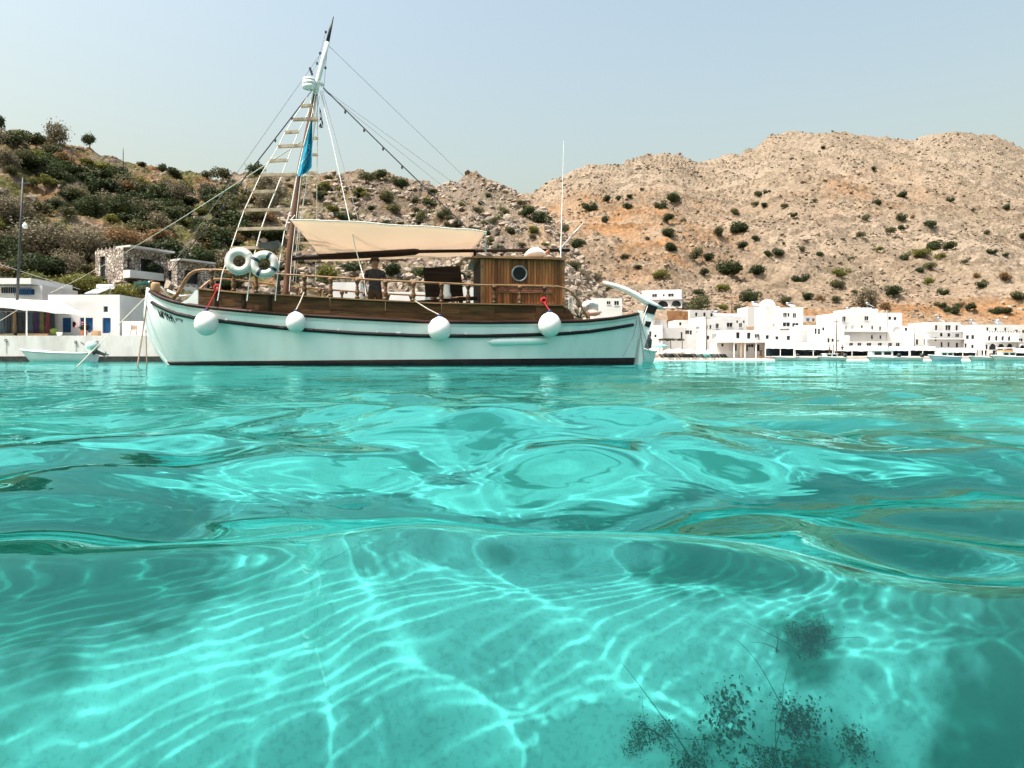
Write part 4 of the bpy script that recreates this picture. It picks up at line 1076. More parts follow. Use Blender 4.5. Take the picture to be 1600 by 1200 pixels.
def arch_pts(x0, x1, z0, z1, n=8):
    r_ = (x1 - x0) / 2; cx_ = (x0 + x1) / 2; zc = max(z1 - r_, z0)
    return [(x0, z0), (x1, z0)] + [(cx_ + r_ * math.cos(math.pi * k / n), zc + (z1 - zc) * math.sin(math.pi * k / n)) for k in range(n + 1)]

def house(label, px0, px1, ytop, Y, wins=(), depth=8.0, yaw=0.0, m='plaster', group='white village houses', terr=None, base=None, name='white_house', parapet=0.3, extra=None):
    cxp = (px0 + px1) / 2; W = (px1 - px0) / F * Y
    x = (cxp - 800) / F * Y; zt = H + (HZ - ytop) / F * Y
    if base is None:
        g = (terr or mountain_t).ground(x, Y); base = min(g, (terr or mountain_t).ground(x, Y + depth)) - 0.6
    t = thing(name, label, 'house', (x, Y, base), yaw, group)
    hgt = zt - base; k = Y / F
    holes, arches = [], []
    for w in wins:
        wf = 1.18 if Y > 100 else 1.0
        ww, hh = max(w[2] * k * wf, 0.35), max(w[3] * k * wf, 0.45)
        cx_, cz_ = (w[0] - cxp) * k, H + (HZ - w[1]) * k - base
        kind = w[4] if len(w) > 4 else 'pane'
        b = (cx_ - ww/2, cx_ + ww/2, cz_ - hh/2, cz_ + hh/2, kind)
        (arches if kind.startswith('arch') else holes).append(b)
    mb = MB(); hx = W / 2
    wall_with_holes(mb, -hx, hx, 0, hgt, holes, 0.18, lambda a, z, d: (a, d, z))
    mb.add([(-hx,0,0),(-hx,depth,0),(-hx,depth,hgt),(-hx,0,hgt)], [(0,1,2,3)])
    mb.add([(hx,0,0),(hx,depth,0),(hx,depth,hgt),(hx,0,hgt)], [(3,2,1,0)])
    mb.add([(-hx,depth,0),(hx,depth,0),(hx,depth,hgt),(-hx,depth,hgt)], [(3,2,1,0)])
    q = 0.22
    if parapet:   # low parapet round the flat roof
        mb.add([(-hx,0,hgt),(hx,0,hgt),(hx,depth,hgt),(-hx,depth,hgt),(-hx+q,q,hgt),(hx-q,q,hgt),(hx-q,depth-q,hgt),(-hx+q,depth-q,hgt),
                (-hx+q,q,hgt-parapet),(hx-q,q,hgt-parapet),(hx-q,depth-q,hgt-parapet),(-hx+q,depth-q,hgt-parapet)],
               [(0,1,5,4),(1,2,6,5),(2,3,7,6),(3,0,4,7),(4,5,9,8),(5,6,10,9),(6,7,11,10),(7,4,8,11),(8,9,10,11)])
    mb.build('wall', M[m], t, fix=False)
    for b in holes:
        mm = {'pane': 'pane', 'blue': 'blue_door', 'sky': 'blue_light', 'grey': 'plaster_grey'}[b[4]]
        o = MB().box(b[0] + 0.002, b[1] - 0.002, 0.12, 0.17, b[2] + 0.002, b[3] - 0.002).build('window', M[mm], t)
        if b[1] - b[0] > 0.55 and b[4] == 'pane':
            fw = MB().box((b[0]+b[1])/2 - 0.03, (b[0]+b[1])/2 + 0.03, 0.10, 0.12, b[2], b[3]); fw.box(b[0] - 0.08, b[1] + 0.08, -0.07, 0.0, b[2] - 0.09, b[2]); fw.build('window_frame', M['plaster'], o)
        if b[4] == 'blue':
            fw = MB()
            for i in range(5): fw.box(b[0] + (b[1]-b[0]) * i / 5 + 0.01, b[0] + (b[1]-b[0]) * (i+1) / 5 - 0.01, 0.10, 0.12, b[2] + 0.03, b[3] - 0.03)
            fw.build('shutter_boards', M['blue_door'], o)
    for b in arches:
        pts = arch_pts(*b[:4]); n = len(pts)
        mm = 'plaster_grey' if b[4] == 'archgrey' else 'pane'
        o = MB(); o.add([(p[0], -0.01, p[1]) for p in pts] + [(p[0], 0.05, p[1]) for p in pts], [tuple(range(n)), tuple(range(2*n-1, n-1, -1))] + [(i, (i+1) % n, n+(i+1) % n, n+i) for i in range(n)])
        o = o.build('arched_window', M[mm], t)
        rim = MB().tube([Vector((p[0], -0.03, p[1])) for p in pts[1:]], 0.09, n=5); rim.build('arch_surround', M['plaster'], o)
    if extra: extra(t, W, hgt, depth, k, lambda px: (px - cxp) * k, lambda py: H + (HZ - py) * k - base)
    return t
def slab(parent, name, x0, x1, y0, y1, z0, z1, m='plaster'): return MB().box(x0, x1, y0, y1, z0, z1).build(name, M[m], parent)

def canopy(label, corners, posts, drop=0.25, m='canopy', group=None, name='canopy', sag=0.12, back=None):
    """canvas roof through four world corners (front-left, front-right, back-right, back-left) on posts"""
    fl_, fr, br, bl = [Vector(c) for c in corners]; o0 = Vector((fl_.x, fl_.y, 0)).lerp(Vector((fr.x, fr.y, 0)), 0.5)
    t = thing(name, label, 'canopy', o0, 0, group)
    rows = []
    for j in range(7):
        s_ = j / 6; a, b = fl_.lerp(bl, s_), fr.lerp(br, s_)
        rows.append([a.lerp(b, i / 12) - o0 - Vector((0, 0, sag * math.sin(math.pi * s_) * (0.6 + 0.4 * math.cos(4 * math.pi * i / 12)))) for i in range(13)])
    cs = MB().grid(rows).build('canvas', M[m], t, smooth=True, fix=False); sm = cs.modifiers.new('thickness', 'SOLIDIFY'); sm.thickness = 0.02
    v0 = [p + Vector((0, -0.012, 0)) for p in rows[0]]; MB().grid([v0, [p - Vector((0, 0, drop * (0.85 + 0.15 * math.cos(i * 2.1)))) for i, p in enumerate(v0)]]).build('valance', M[m], t, fix=False)
    for f_, z0 in posts:
        p = fl_.lerp(fr, f_) - o0; MB().tube([Vector((p.x, p.y + 0.06, z0)), Vector((p.x, p.y + 0.06, p.z - 0.02))], 0.05, n=8).build('post', M['white'], t)
    if back:
        y_, z0 = back; a, b = bl - o0, br - o0
        MB().box(a.x, b.x, y_ - o0.y, y_ - o0.y + 0.1, z0, min(a.z, b.z) - 0.25).build('dark_backing', M['navy'], t)  # navy sheet whose dark colour stands in for shade under the canopy
    return t

# ------------------------------------------------------------------ the quay and its buildings
QY = 50.0
qt = 1.83
quay = thing('quay_wall', 'long whitewashed quay wall with dark weed along the waterline beside the bow', 'wall', (-22, QY, 0))
MB().box(-60, 8.0, 0, 7, 0.36, qt).build('wall_face', M['quay'], quay)
MB().box(-60, 8.0, -0.12, 6.9, -2.5, 0.36).build('footing', M['weed'], quay)
for px, py in ((10, 532), (119, 535), (152, 535)):
    p = P(px, py, QY); tb = MB().torus((0,0,0), 0.09, 0.02, n=12, k=5); tb.tube([(0,0.1,0.09),(0,0,0.09)], 0.03)
    tb.build('mooring_ring', M['dark'], quay, loc=(p.x + 22, -0.05, p.z))
for px in (10, 119): MB().tube([(0,-0.03,0),(0.01,-0.03,-0.9)], 0.012).build('rust_pipe', M['rope_brown'], quay, loc=(P(px, 532, QY).x + 22, 0, 1.45))

house('white flat-roofed quay house with three blue shutters', 75, 187, 460.5, 56, [(104,508,14,23,'blue'), (135,508,20,23,'blue'), (166.5,508.5,13,24,'blue'), (115.5,507,3,6), (165,483,1.5,2)], depth=4.5, group=None, base=1.75, name='quay_house', parapet=0.15)
def upper(t, W, hgt, depth, k, X, Z):
    slab(t, 'roof', X(-60), X(57), -0.7, depth, Z(445), Z(436))
    rl = MB()
    for i in range(9): rl.box(X(29 + 3 * i) - 0.025, X(29 + 3 * i) + 0.025, -0.5, -0.45, Z(462), Z(451))
    rl.box(X(28), X(56), -0.52, -0.43, Z(451.4), Z(450.4)); rl.build('railing', M['blue_door'], t)
    for i in range(7): MB().box(X(4 + 3.6 * i) - 0.06, X(4 + 3.6 * i) + 0.06, -0.06, 0.0, Z(458), Z(449)).build('slat', M['pane'], t)
house('white upper terrace house with overhanging roof and blue railing', -60, 66, 446, 61, [(41,456,26,9,'blue')], depth=5, group=None, base=2.0, name='terrace_house', extra=upper)
canopy('long white canvas canopy over the shop front on the quay', [P(-60, 470, 51.5), P(134, 488, 51.5), P(97, 471, 56), P(-60, 462, 56)], [(0.52, 1.8), (0.99, 1.8)], drop=0.3, name='shop_canopy')
for k, (px, w, h, c, nm) in enumerate([(3,9,34,0,'dark teal patterned cloth hanging at the outer end of the shop'), (13,8,33,2,'black cloth hanging second under the shop canopy'), (23,6,33,5,'tan striped cloth hanging under the shop canopy'),
        (32,9,32,2,'black dress hanging beside the tan cloth'), (48,8,32,0,'dark teal dress hanging just past the canopy post'), (57,7,33,4,'dark violet cloth hanging mid shop'), (65,7,32,3,'dark olive cloth hanging mid shop'),
        (74,7,33,1,'dark red cloth hanging near the blue shutters'), (82,6,30,2,'last black cloth hanging before the blue shutters')]):
    top = P(px, 487.5, 54.3); ww = w / F * 54.3; hh = h / F * 54.3; rows = []
    for j in range(6):
        rows.append([Vector((ww * (i / 8 - 0.5) * (0.7 + 0.3 * j / 5), 0.06 * math.sin(i * 1.7 + k), -hh * j / 5)) for i in range(9)])
    o = MB().grid(rows).build('hanging_cloth', M['cloth%d' % c], None, smooth=True, fix=False, loc=top)
    o.modifiers.new('thickness', 'SOLIDIFY').thickness = 0.02
    tag(o, nm, 'cloth', 'clothes hanging under the canopy')
o = thing('clothes_stall', 'dark clothes stall behind the hanging cloths on the quay', 'stall', P(14, 520, 54.3))
MB().box(P(-70,500,55.9).x - o.location.x, P(86,500,55.9).x - o.location.x, 1.45, 1.55, 0, 2.1).build('dark_backing', M['dark'], o)
MB().tube([P(-40, 487, 54.3) - o.location, P(92, 487.3, 54.3) - o.location], 0.02).build('clothes_rail', M['metal'], o)
o = MB(); o.lathe([(0.05,0),(0.22,0.05),(0.3,0.3),(0.25,0.42),(0.06,0.5)], n=12, sx=1.0, sy=0.6); o = o.build('green_cushion', mat('green_cushion', (0.2,0.3,0.05), (0.16,0.24,0.04)), None, smooth=True, loc=P(84.5, 523, 53)); tag(o, 'yellow-green cushion propped under the canopy', 'cushion')
o = MB().lathe([(0.14,0),(0.19,0.22),(0.21,0.24),(0.18,0.25),(0.16,0.2)], n=12).build('white_pot', M['white'], None, smooth=True, loc=P(93, 524.5, 51.3)); tag(o, 'small white pot on the quay edge under the canopy', 'pot')
gw = thing('garden_wall', 'low white garden wall between the quay house and the bow', 'wall', (P(187, 520, 54.5).x, 54.5, 1.7))
MB().box(0.2, 5.5, 0, 0.4, 0, P(190, 502, 54.5).z - 1.7).build('wall_face', M['plaster'], gw)
fp = thing('flower_pot', 'pink flowering plant in a pot in front of the middle blue shutter', 'plant', P(131, 524, 52))
MB().lathe([(0.2,0),(0.28,0.35),(0.31,0.38),(0.27,0.38)], n=12).build('pot', M['pot'], fp, smooth=True)
o = thing('wooden_crate', 'light brown crate on the quay beside the flower pot', 'crate', P(150.5, 526, 51.5))
MB().box(-0.24,0.24,-0.2,0.2,0,0.42).build('box', M['tan'], o)
for z in (0.02, 0.16, 0.30):
    MB().box(-0.25,0.25,-0.215,-0.201,z,z+0.11).build('slat', M['tan'], o)
def chair(label, loc, rz, m, s=1.0, group=None):
    t = thing('chair', label, 'chair', loc, rz, group); t.scale = (s, s, s)
    MB().box(-0.22,0.22,-0.22,0.22,0.43,0.47).build('seat', M[m], t); MB().bar((0,0.22,0.55),(0,0.27,0.88),0.42,0.04,up=(0,1,0)).build('backrest', M[m], t)
    for x in (-0.2, 0.2):
        for y in (-0.2, 0.2): MB().bar((x,y,0),(x*0.95,y*0.95,0.44 if y < 0 else 0.86),0.035,0.035).build('leg', M[m], t)
chair('white chair on the quay by the low garden wall', P(209, 526.5, 52.5), 0.4, 'rung')
sp = thing('solar_panel', 'tilted solar panel on the roof of the quay house', 'solar panel', P(155, 461, 57.5))
MB().bar((-0.2,-0.75,0.06),(0.1,0.55,0.62),1.35,0.06,up=(0,0,1)).build('panel', M['panel'], sp)
MB().tube([(-0.5,0.62,0.74),(0.8,0.62,0.74)],0.2,n=10).build('tank', M['white'], sp, smooth=True)
for x in (-0.5, 0.6): MB().bar((x,0.5,0),(x,0.5,0.6),0.05,0.05).build('strut', M['metal'], sp)

def pole(label, px, ybase, ytop, Y, r_=0.1, lean=0.0, m='dark', lamp=None, arms=1, terr=None, base=None):
    b = P(px, ybase, Y); tp = P(px + lean, ytop, Y)
    t = thing('utility_pole', label, 'pole', b)
    z0 = (terr.ground(b.x, Y) - 0.4 - b.z) if terr else 0.0
    if base is not None: z0 = base - b.z
    v = tp - b
    MB().tube([(v.x * z0 / v.z, 0, z0), v * 0.5, v], [r_, r_ * 0.85, r_ * 0.65], n=8).build('shaft', M[m], t, smooth=True)
    if arms: MB().bar(v + Vector((-0.6,0,-0.4)), v + Vector((0.6,0,-0.4)), 0.09, 0.11).build('crossarm', M[m], t)
    if lamp:
        l = P(lamp[0], lamp[1], Y) - b; MB().tube([v * (l.z / v.z), l + Vector((0,0,0.1))], 0.03).build('lamp_arm', M[m], t)
        MB().lathe([(0.05,0.2),(0.16,0.05),(0.2,-0.12),(0.08,-0.25)], n=10).build('lamp_shade', M['white'], t, smooth=True, loc=l)
    return t
pole('tall dark utility pole with a lamp behind the shop canopy', 27, 465, 278, 55.5, 0.11, lean=9, lamp=(39,352), terr=hill_t)

def stone_house(label, cpx, cpy, Y, ang, Lr, Ll, hgt, rights, lefts, roof, balc):
    c = P(cpx, cpy, Y)
    base = min(hill_t.ground(c.x, Y), hill_t.ground(c.x + 4, Y)) - 0.8
    t = thing('stone_house', label, 'house', (c.x, Y, base), ang, 'stone houses on the slope')
    dz = c.z - base; top = dz + hgt; mb = MB()
    wall_with_holes(mb, 0, Lr, 0, top, [(a, b, z0 + dz, z1 + dz) for a, b, z0, z1 in rights], 0.7, lambda a, z, d: (a, d, z))
    wall_with_holes(mb, 0, Ll, 0, top - 0.0, [(a, b, z0 + dz, z1 + dz) for a, b, z0, z1 in lefts], 0.3, lambda a, z, d: (d, a, z))
    mb.add([(Lr,0,0),(Lr,Ll,0),(Lr,Ll,top),(Lr,0,top)], [(3,2,1,0)]); mb.add([(0,Ll,0),(Lr,Ll,0),(Lr,Ll,top),(0,Ll,top)], [(3,2,1,0)]); mb.add([(0,0,top),(Lr,0,top),(Lr,Ll,top),(0,Ll,top)], [(0,1,2,3)])
    mb.build('wall', M['stone'], t, fix=False)
    for a, b, z0, z1 in rights: MB().box(a, b, 0.6, 0.68, z0 + dz, z1 + dz).build('window', M['pane'], t)
    for a, b, z0, z1 in lefts: MB().box(0.2, 0.28, a, b, z0 + dz, z1 + dz).build('window', M['pane'], t)
    x0, x1, oh = roof; MB().box(x0, x1, -oh, 1.5, top + 0.01, top + 0.22).build('roof', M['plaster_grey'], t)
    b0, b1, z0, z1, o_ = balc; MB().box(b0, b1, -o_, -0.002, z0 + dz, z1 + dz).build('balcony', M['plaster'], t)
    for i in range(7):
        rk = MB().lathe([(0.1,0),(0.16,0.08),(0.08,0.24),(0.02,0.3)], n=5); rk.build('coping_stone', M['stone'], t, loc=(0.15, Ll * (i + 0.5) / 7, top - 0.02))
    return t
stone_house('larger rubble stone house with a white balcony and flat roof slab on the slope', 193, 452, 84, math.radians(62), 5.6, 5.6, 5.0,
            [(2.2, 4.2, 2.2, 4.0), (0.5, 1.0, 2.3, 3.8), (0.8, 2.2, -0.6, 1.0)], [(3.6, 4.6, 1.4, 4.2)], (0.0, 5.9, 1.3), (-0.05, 4.4, 1.35, 2.25, 1.3))
stone_house('smaller rubble stone house with balcony just behind the curved bow rail', 277, 462, 86, math.radians(57), 5.2, 4.5, 4.3,
            [(1.0, 3.0, 1.6, 3.3), (4.0, 4.9, 0.2, 2.2)], [(1.2, 2.2, 1.6, 3.2)], (0.0, 4.6, 0.9), (-0.05, 4.0, 0.3, 1.1, 1.0))
cv = thing('cave_mouth', 'dark doorway recess in rock between the two stone houses', 'doorway', P(246, 452, 87.5))
MB().add([(p[0], 0, p[1]) for p in arch_pts(-1.15, 1.05, -1.2, 3.1)] + [(p[0], 0.4, p[1]) for p in arch_pts(-1.15, 1.05, -1.2, 3.1)], [tuple(range(11)), tuple(range(21, 10, -1))] + [(i, (i+1) % 11, 11+(i+1) % 11, 11+i) for i in range(11)]).build('opening', M['pane'], cv)
MB().tube([Vector((p[0], 0, p[1])) for p in arch_pts(-1.4, 1.3, -1.4, 3.35)[1:]], 0.32, n=6).build('surround', M['stone'], cv)
gn = MB(); gr = [[P(210 + 30 * i / 8, 440 + 20 * j / 4 + 1.5 * math.sin(i), 78) for i in range(9)] for j in range(5)]
gn = gn.grid(gr).build('shade_net', M['green_net'], None, smooth=True, fix=False); gn.modifiers.new('thickness', 'SOLIDIFY').thickness = 0.05
tag(gn, 'dark green shade net fence below the larger stone house', 'net')
for px in (210.5, 225, 239.5): MB().tube([P(px, 440, 78), P(px, 470, 78)], 0.05).build('post', M['metal'], gn)

# ------------------------------------------------------------------ small boats
def small_boat(name, label, loc, L, Bm, fb, rz, m='white', motor=None, cabin=None, console=False, group='small boats'):
    t = thing(name, label, 'boat', loc, rz, group); rows = []
    for i in range(15):
        xi = i / 14; b = Bm / 2 * min(1, 1.9 * math.sqrt(xi * 0.9 + 0.002)) * (1 - 0.12 * max(0, xi - 0.6) / 0.4)
        sh = fb * (1 + 0.55 * (1 - xi) ** 2 + 0.08 * xi ** 2); x = -L/2 + L * xi; rk = 0.13 * L * (1 - xi) ** 3
        sec = []
        for q_ in (1.0, 0.7, 0.35, 0.0, -0.25):
            zz = sh * q_ if q_ >= 0 else q_ * 0.6; f_ = 0.80 + 0.20 * max(q_, 0) if q_ > 0 else (0.72 if q_ == 0 else 0.2)
            sec.append((x + rk * (1 - max(q_, 0)), b * f_, zz))
        rows.append([Vector((a, -y, z)) for a, y, z in sec] + [Vector((a, y, z)) for a, y, z in sec[::-1]])
    mb = MB().grid(rows); n = len(rows[0]); mb.add(rows[-1], [tuple(range(n))])
    inner = [[Vector((r_[0].x + 0.02, r_[0].y * 0.93, r_[0].z - 0.28 * fb)), Vector((r_[0].x + 0.02, -r_[0].y * 0.93, r_[0].z - 0.28 * fb))] for r_ in rows]
    mb.grid(inner); mb.build('hull', M[m], t, smooth=True)
    MB().tube([r_[0] for r_ in rows[::-1]] + [r_[-1] for r_ in rows], 0.028 * fb / 0.45 + 0.015, n=6).build('rim', M['white'], t, smooth=True)
    for f_ in (0.35, 0.7):
        r_ = rows[int(14 * f_)]; MB().box(r_[0].x - 0.12, r_[0].x + 0.12, r_[0].y * 0.92, -r_[0].y * 0.92, r_[0].z - 0.2 * fb, r_[0].z - 0.14 * fb).build('thwart', M['rung'], t)
    if cabin: 
        x0, x1, hz = cabin; cb = MB().box(x0, x1, -Bm * 0.3, Bm * 0.3, fb * 0.7, fb + hz).build('cabin', M['white'], t)
        MB().box(x0 - 0.08, x1 + 0.15, -Bm * 0.36, Bm * 0.36, fb + hz + 0.002, fb + hz + 0.07).build('roof', M['white'], cb)
        for i in range(2): MB().box(x0 + (x1-x0) * (0.12 + 0.45 * i), x0 + (x1-x0) * (0.45 + 0.45 * i), -Bm * 0.3 - 0.012, -Bm * 0.3 - 0.002, fb + hz * 0.4, fb + hz * 0.85).build('window', M['pane'], cb)
    if motor:
        mo = MB(); x = L / 2 + 0.12
        if motor == 'tilted':
            hd = link('outboard_motor', None, t)
            MB().lathe([(0.12,-0.28),(0.27,-0.2),(0.33,0.02),(0.30,0.22),(0.16,0.36),(0.03,0.4)], n=14, sx=1.25).build('cowl', M['teal_engine'], hd, smooth=True, loc=(x - 0.25, 0, fb + 0.42))
            MB().bar((x - 0.1,0,fb + 0.2),(x + 0.62,0,fb - 0.08),0.16,0.26,w2=0.1,h2=0.16).build('leg', M['dark'], hd)
            pr = MB()
            for k in range(3):
                a = k * 2.094; pr.bar((x + 0.6,0,fb-0.05),(x + 0.72, 0.2*math.cos(a), fb - 0.05 + 0.2*math.sin(a)),0.05,0.1)
            pr.build('propeller', M['metal'], hd)
            MB().bar((x - 0.15,0,fb - 0.05),(x - 0.15,0,fb + 0.3),0.2,0.2).build('bracket', M['dark'], hd)
            MB().tube([(x - 0.5,0,fb + 0.45),(x - 0.95,0.05,fb + 0.75)],0.035).build('tiller_arm', M['dark'], hd)
        else:
            hd = link('outboard_motor', None, t)
            MB().lathe([(0.1,-0.2),(0.2,-0.15),(0.22,0.1),(0.12,0.28)], n=10, sx=1.2).build('cowl', M['dark'], hd, smooth=True, loc=(x, 0, fb + 0.3))
            MB().bar((x,0,fb + 0.15),(x + 0.05,0,-0.3),0.12,0.18).build('leg', M['dark'], hd)
    return t
dg = P(92, 560, 45.5)
small_boat('dinghy', 'small white open dinghy with tilted outboard moored under the quay wall', (dg.x - 0.1, 45.5, 0.0), 4.55, 1.6, 0.5, math.radians(3), motor='tilted')
tp = P(1016, 562, 22.5)
small_boat('tender', 'pale tender with dark outboard floating just behind the rudder', (P(1010,562,22).x - 0.45, 22.0, 0.0), 1.7, 1.0, 0.36, math.radians(55), m='hull', motor='plain')

# ------------------------------------------------------------------ mooring ropes and the shore line
def W_(px, py, v=0.0): return Matrix.Translation((CX, CY, 0)) @ Matrix.Rotation(PHI, 4, 'Z') @ B(px, py, v)
def rope(name, label, pts, r_, m, sag=0.0, cat='rope'):
    pts = [Vector(p) for p in pts]
    if len(pts) == 2: a, b = pts; pts = [a.lerp(b, i / 14) - Vector((0, 0, sag * 4 * (i/14) * (1 - i/14))) for i in range(15)]
    o = MB().tube(pts, r_, n=6).build(name, M[m], None); return tag(o, label, cat)
rope('mooring_rope', 'pale mooring rope slanting from the bow down into the water', [W_(233,459,-0.05), P(119, 574, 11.5) * 1.0], 0.008, 'rope', 0.0)
rope('mooring_rope', 'dark brown mooring rope hanging from the bow to the quay foot', [W_(229,478,-0.05), W_(224,512,-0.3), P(214.5, 574, 13.0)], 0.016, 'rope_brown')
rope('mooring_rope', 'thin brown rope hanging straight down beside the stem', [W_(230,474,0.05), W_(228,520,0.1), P(229.5, 570, 15.6)], 0.012, 'rope_brown')
rope('shore_line', 'long pale rope running from the mast down to the quay houses', [W_(470,222), P(77, 458, 57)], 0.014, 'rope', 0.25)
rope('overhead_cable', 'thin overhead cable sagging from beyond the pole to the quay house', [P(-120, 372, 55), P(125, 452, 57)], 0.02, 'wire', 0.1, 'cable')
rope('overhead_cable', 'lowest cable under the pole leading to the shop canopy', [P(-30, 518, 51), P(40, 476, 51.4)], 0.02, 'rope', 0.05, 'cable')

# ------------------------------------------------------------------ the white village across the bay
house('white villa with two dark arches standing alone above the village', 1003, 1064, 453, 160, [(1023,461.5,6,4), (1048,461.5,7,4), (1037,461.5,2,3), (1035.5,474.5,15,9,'arch'), (1056,474.5,13,9,'arch')], depth=9, yaw=-0.270, name='villa', group='white houses across the bay',
      extra=lambda t, W, h, d, k, X, Z: (slab(t, 'ledge', -W/2 - 0.1, W/2 + 0.1, -0.5, -0.002, Z(468.4), Z(467)), slab(t, 'ledge', -W/2 - 0.1, W/2 + 0.1, -0.6, -0.002, Z(482), Z(480))))
G = 'white houses across the bay'
t = thing('terrace_wall', 'ochre stone retaining wall under the white villa', 'wall', P(1060, 505, 150)); t.location.z = mountain_t.ground(t.location.x, 150) - 1
hh_ = P(1060, 486, 150).z - t.location.z
for i in range(9):
    for j in range(3): MB().box(-2.4 + 0.53 * i + 0.01 + 0.2 * (j % 2), -1.88 + 0.53 * i + 0.2 * (j % 2), R.uniform(-0.06, 0.0), 0.5, hh_ * (0.25 + j * 0.25), hh_ * (0.5 + j * 0.25) - 0.02).build('stone', mat('ochre_stone', (0.33,0.17,0.075), (0.22,0.11,0.05), rnd=0.3) if (i == 0 and j == 0) else bpy.data.materials['ochre_stone'], t)
house('white house with three narrow windows behind the village front', 1076, 1124, 484.5, 150, [(1087,491.5,3.2,5), (1101,492,3.4,6), (1113,492,3.2,5.5)], depth=7, yaw=0.225, group=G)
house('low white hut with grey shutter below the ochre wall', 1018, 1043, 500, 140, [(1027,505.5,9,8,'grey')], depth=6, yaw=0.320, group=G)
house('low white house behind the rudder with two tiny windows', 1000, 1035, 508, 121, [(1016,522,2.2,7), (1024,525,2,2.5)], depth=7, yaw=-0.320, group=G)
house('white house above the leafy pergola with one tall window', 1026, 1072, 512, 122, [(1067,523.5,2.6,8), (1075,519,2.4,5)], depth=7, yaw=0.270, group=G)
house('small white house with a pair of dark windows beside the pergola', 1072, 1102, 507, 126, [(1075.5,519,2.4,5), (1079.5,519.5,2.6,5.5), (1090,513,4,4,'grey'), (1091,520,6,3,'grey')], depth=6, yaw=-0.180, group=G)
house('white house with glass roof panels and five windows facing the bay', 1100, 1168, 495, 130, [(1103,511.5,2.5,5), (1109,511,2.2,5), (1120,509.5,4.2,6.5), (1140.5,507.5,8,5.5), (1158.5,508,4.2,5.5), (1153,502.5,1.5,2), (1164,502.5,1.5,2)], depth=8, yaw=0.135, group=G,
      extra=lambda t, W, h, d, k, X, Z: [MB().bar((X(1126 + 7*i), 0.6, h + 0.1), (X(1126 + 7*i), 2.6, h + 0.75), 0.78, 0.05).build('glass_panel', M['panel'], t) for i in range(6)])
house('white block set back with two windows beside the domed tower', 1168, 1198, 479, 150, [(1183,491.5,3,4), (1188,492.5,4,5), (1184,505,4,3), (1188,508,6,4)], depth=7, group=G)
def dome(t, W, h, d, k, X, Z):
    r_ = 12.5 * k
    MB().lathe([(r_ * 1.0, 0), (r_ * 1.0, 0.3)] + [(max(r_ * math.cos(a), 0.03), 0.3 + r_ * 0.78 * math.sin(a)) for a in np.linspace(0, math.pi/2, 8)], n=20).build('dome', M['plaster'], t, smooth=True, loc=(X(1208), d / 2, h - 0.05))
house('white church tower with a shallow dome above the village', 1196, 1219, 478, 136, [(1209,508,2.2,4,'grey')], depth=5, yaw=0.090, group=G, name='church', extra=dome)
house('white house beside the dome with a dark balcony storey', 1217, 1254, 480.5, 134, [(1227,492,4.4,5.5), (1232.3,492,2.4,5), (1241,493,4.2,6), (1229,507,9,5.5), (1242.5,508,8,5.5)], depth=8, yaw=-0.135, group=G,
      extra=lambda t, W, h, d, k, X, Z: slab(t, 'balcony', X(1219), X(1250), -0.7, -0.002, Z(514), Z(511)))
house('low white house with light blue shutters behind the dome house', 1252, 1302, 493.5, 155, [(1261,500.5,5,5.5,'sky'), (1291,501.5,4,5,'sky'), (1270.5,500,3.5,4), (1281,503,7,3,'grey')], depth=6, yaw=0.180, group=G)
house('long white waterfront house with a row of small windows in the middle of the village', 1108, 1262, 516, 116, [(1153,524,4.4,8), (1170,524.5,4.4,8), (1183,525,6,5), (1186,528,2.5,3), (1199,526.7,4,5), (1214,528,3.8,4), (1232,528,4.4,5.5), (1116,525.5,5,6,'grey'), (1106.5,527.5,2,5)], depth=8, yaw=0.0, group=G)
house('white pillared ground floor under the long waterfront house', 1120, 1200, 534.5, 111.5, [(1142,542,5,11,'grey'), (1149,543,4,9), (1166,543.5,5,9), (1173.5,540,7,4), (1183,543.5,7,9), (1129,539,1.6,1.6)], depth=4, group=G,
      extra=lambda t, W, h, d, k, X, Z: [slab(t, 'roof', X(1118), X(1198), -1.2, 0, h - 0.12, h + 0.12)] + [MB().tube([(X(px), -1.0, 0), (X(px), -1.0, h - 0.14)], 0.13, n=8).build('column', M['rung'] if i in (1, 4) else M['plaster'], t) for i, px in enumerate((1144, 1155, 1161, 1178, 1192))])
house('white house with twin slit windows stepping down toward the canopies', 1256, 1318, 508, 124, [(1275,517.5,2.2,7.5), (1280,518,2.2,7.5), (1286.5,514,1.4,4), (1243.5,523,2.2,6), (1250,522,2.2,7), (1277,535.5,17,15,'grey'), (1272.5,539.5,1.5,4), (1279.5,539.5,1.5,4)], depth=8, yaw=-0.090, group=G)
house('small white house with two dark windows beside the tallest pole', 1290, 1330, 524, 119, [(1292.5,533,3,7), (1300,533.5,3.6,7), (1309,534.5,5,5)], depth=6, yaw=0.225, group=G)
def tiers(t, W, h, d, k, X, Z):
    slab(t, 'roof_room', X(1341), X(1381), 1.5, d - 0.5, h - 0.3, Z(481.5)); 
    for i in range(4): slab(t, 'roof_tank', X(1344 + 9*i), X(1349 + 9*i), 2.5, 3.2, Z(481.5) + 0.002, Z(479))
    slab(t, 'ledge', -W/2, X(1388), -0.5, -0.002, Z(519), Z(517.4))
    MB().tube([(X(1386.5), -0.06, 0), (X(1386.5), -0.06, Z(484))], 0.05).build('drain_pipe', M['plaster_grey'], t)
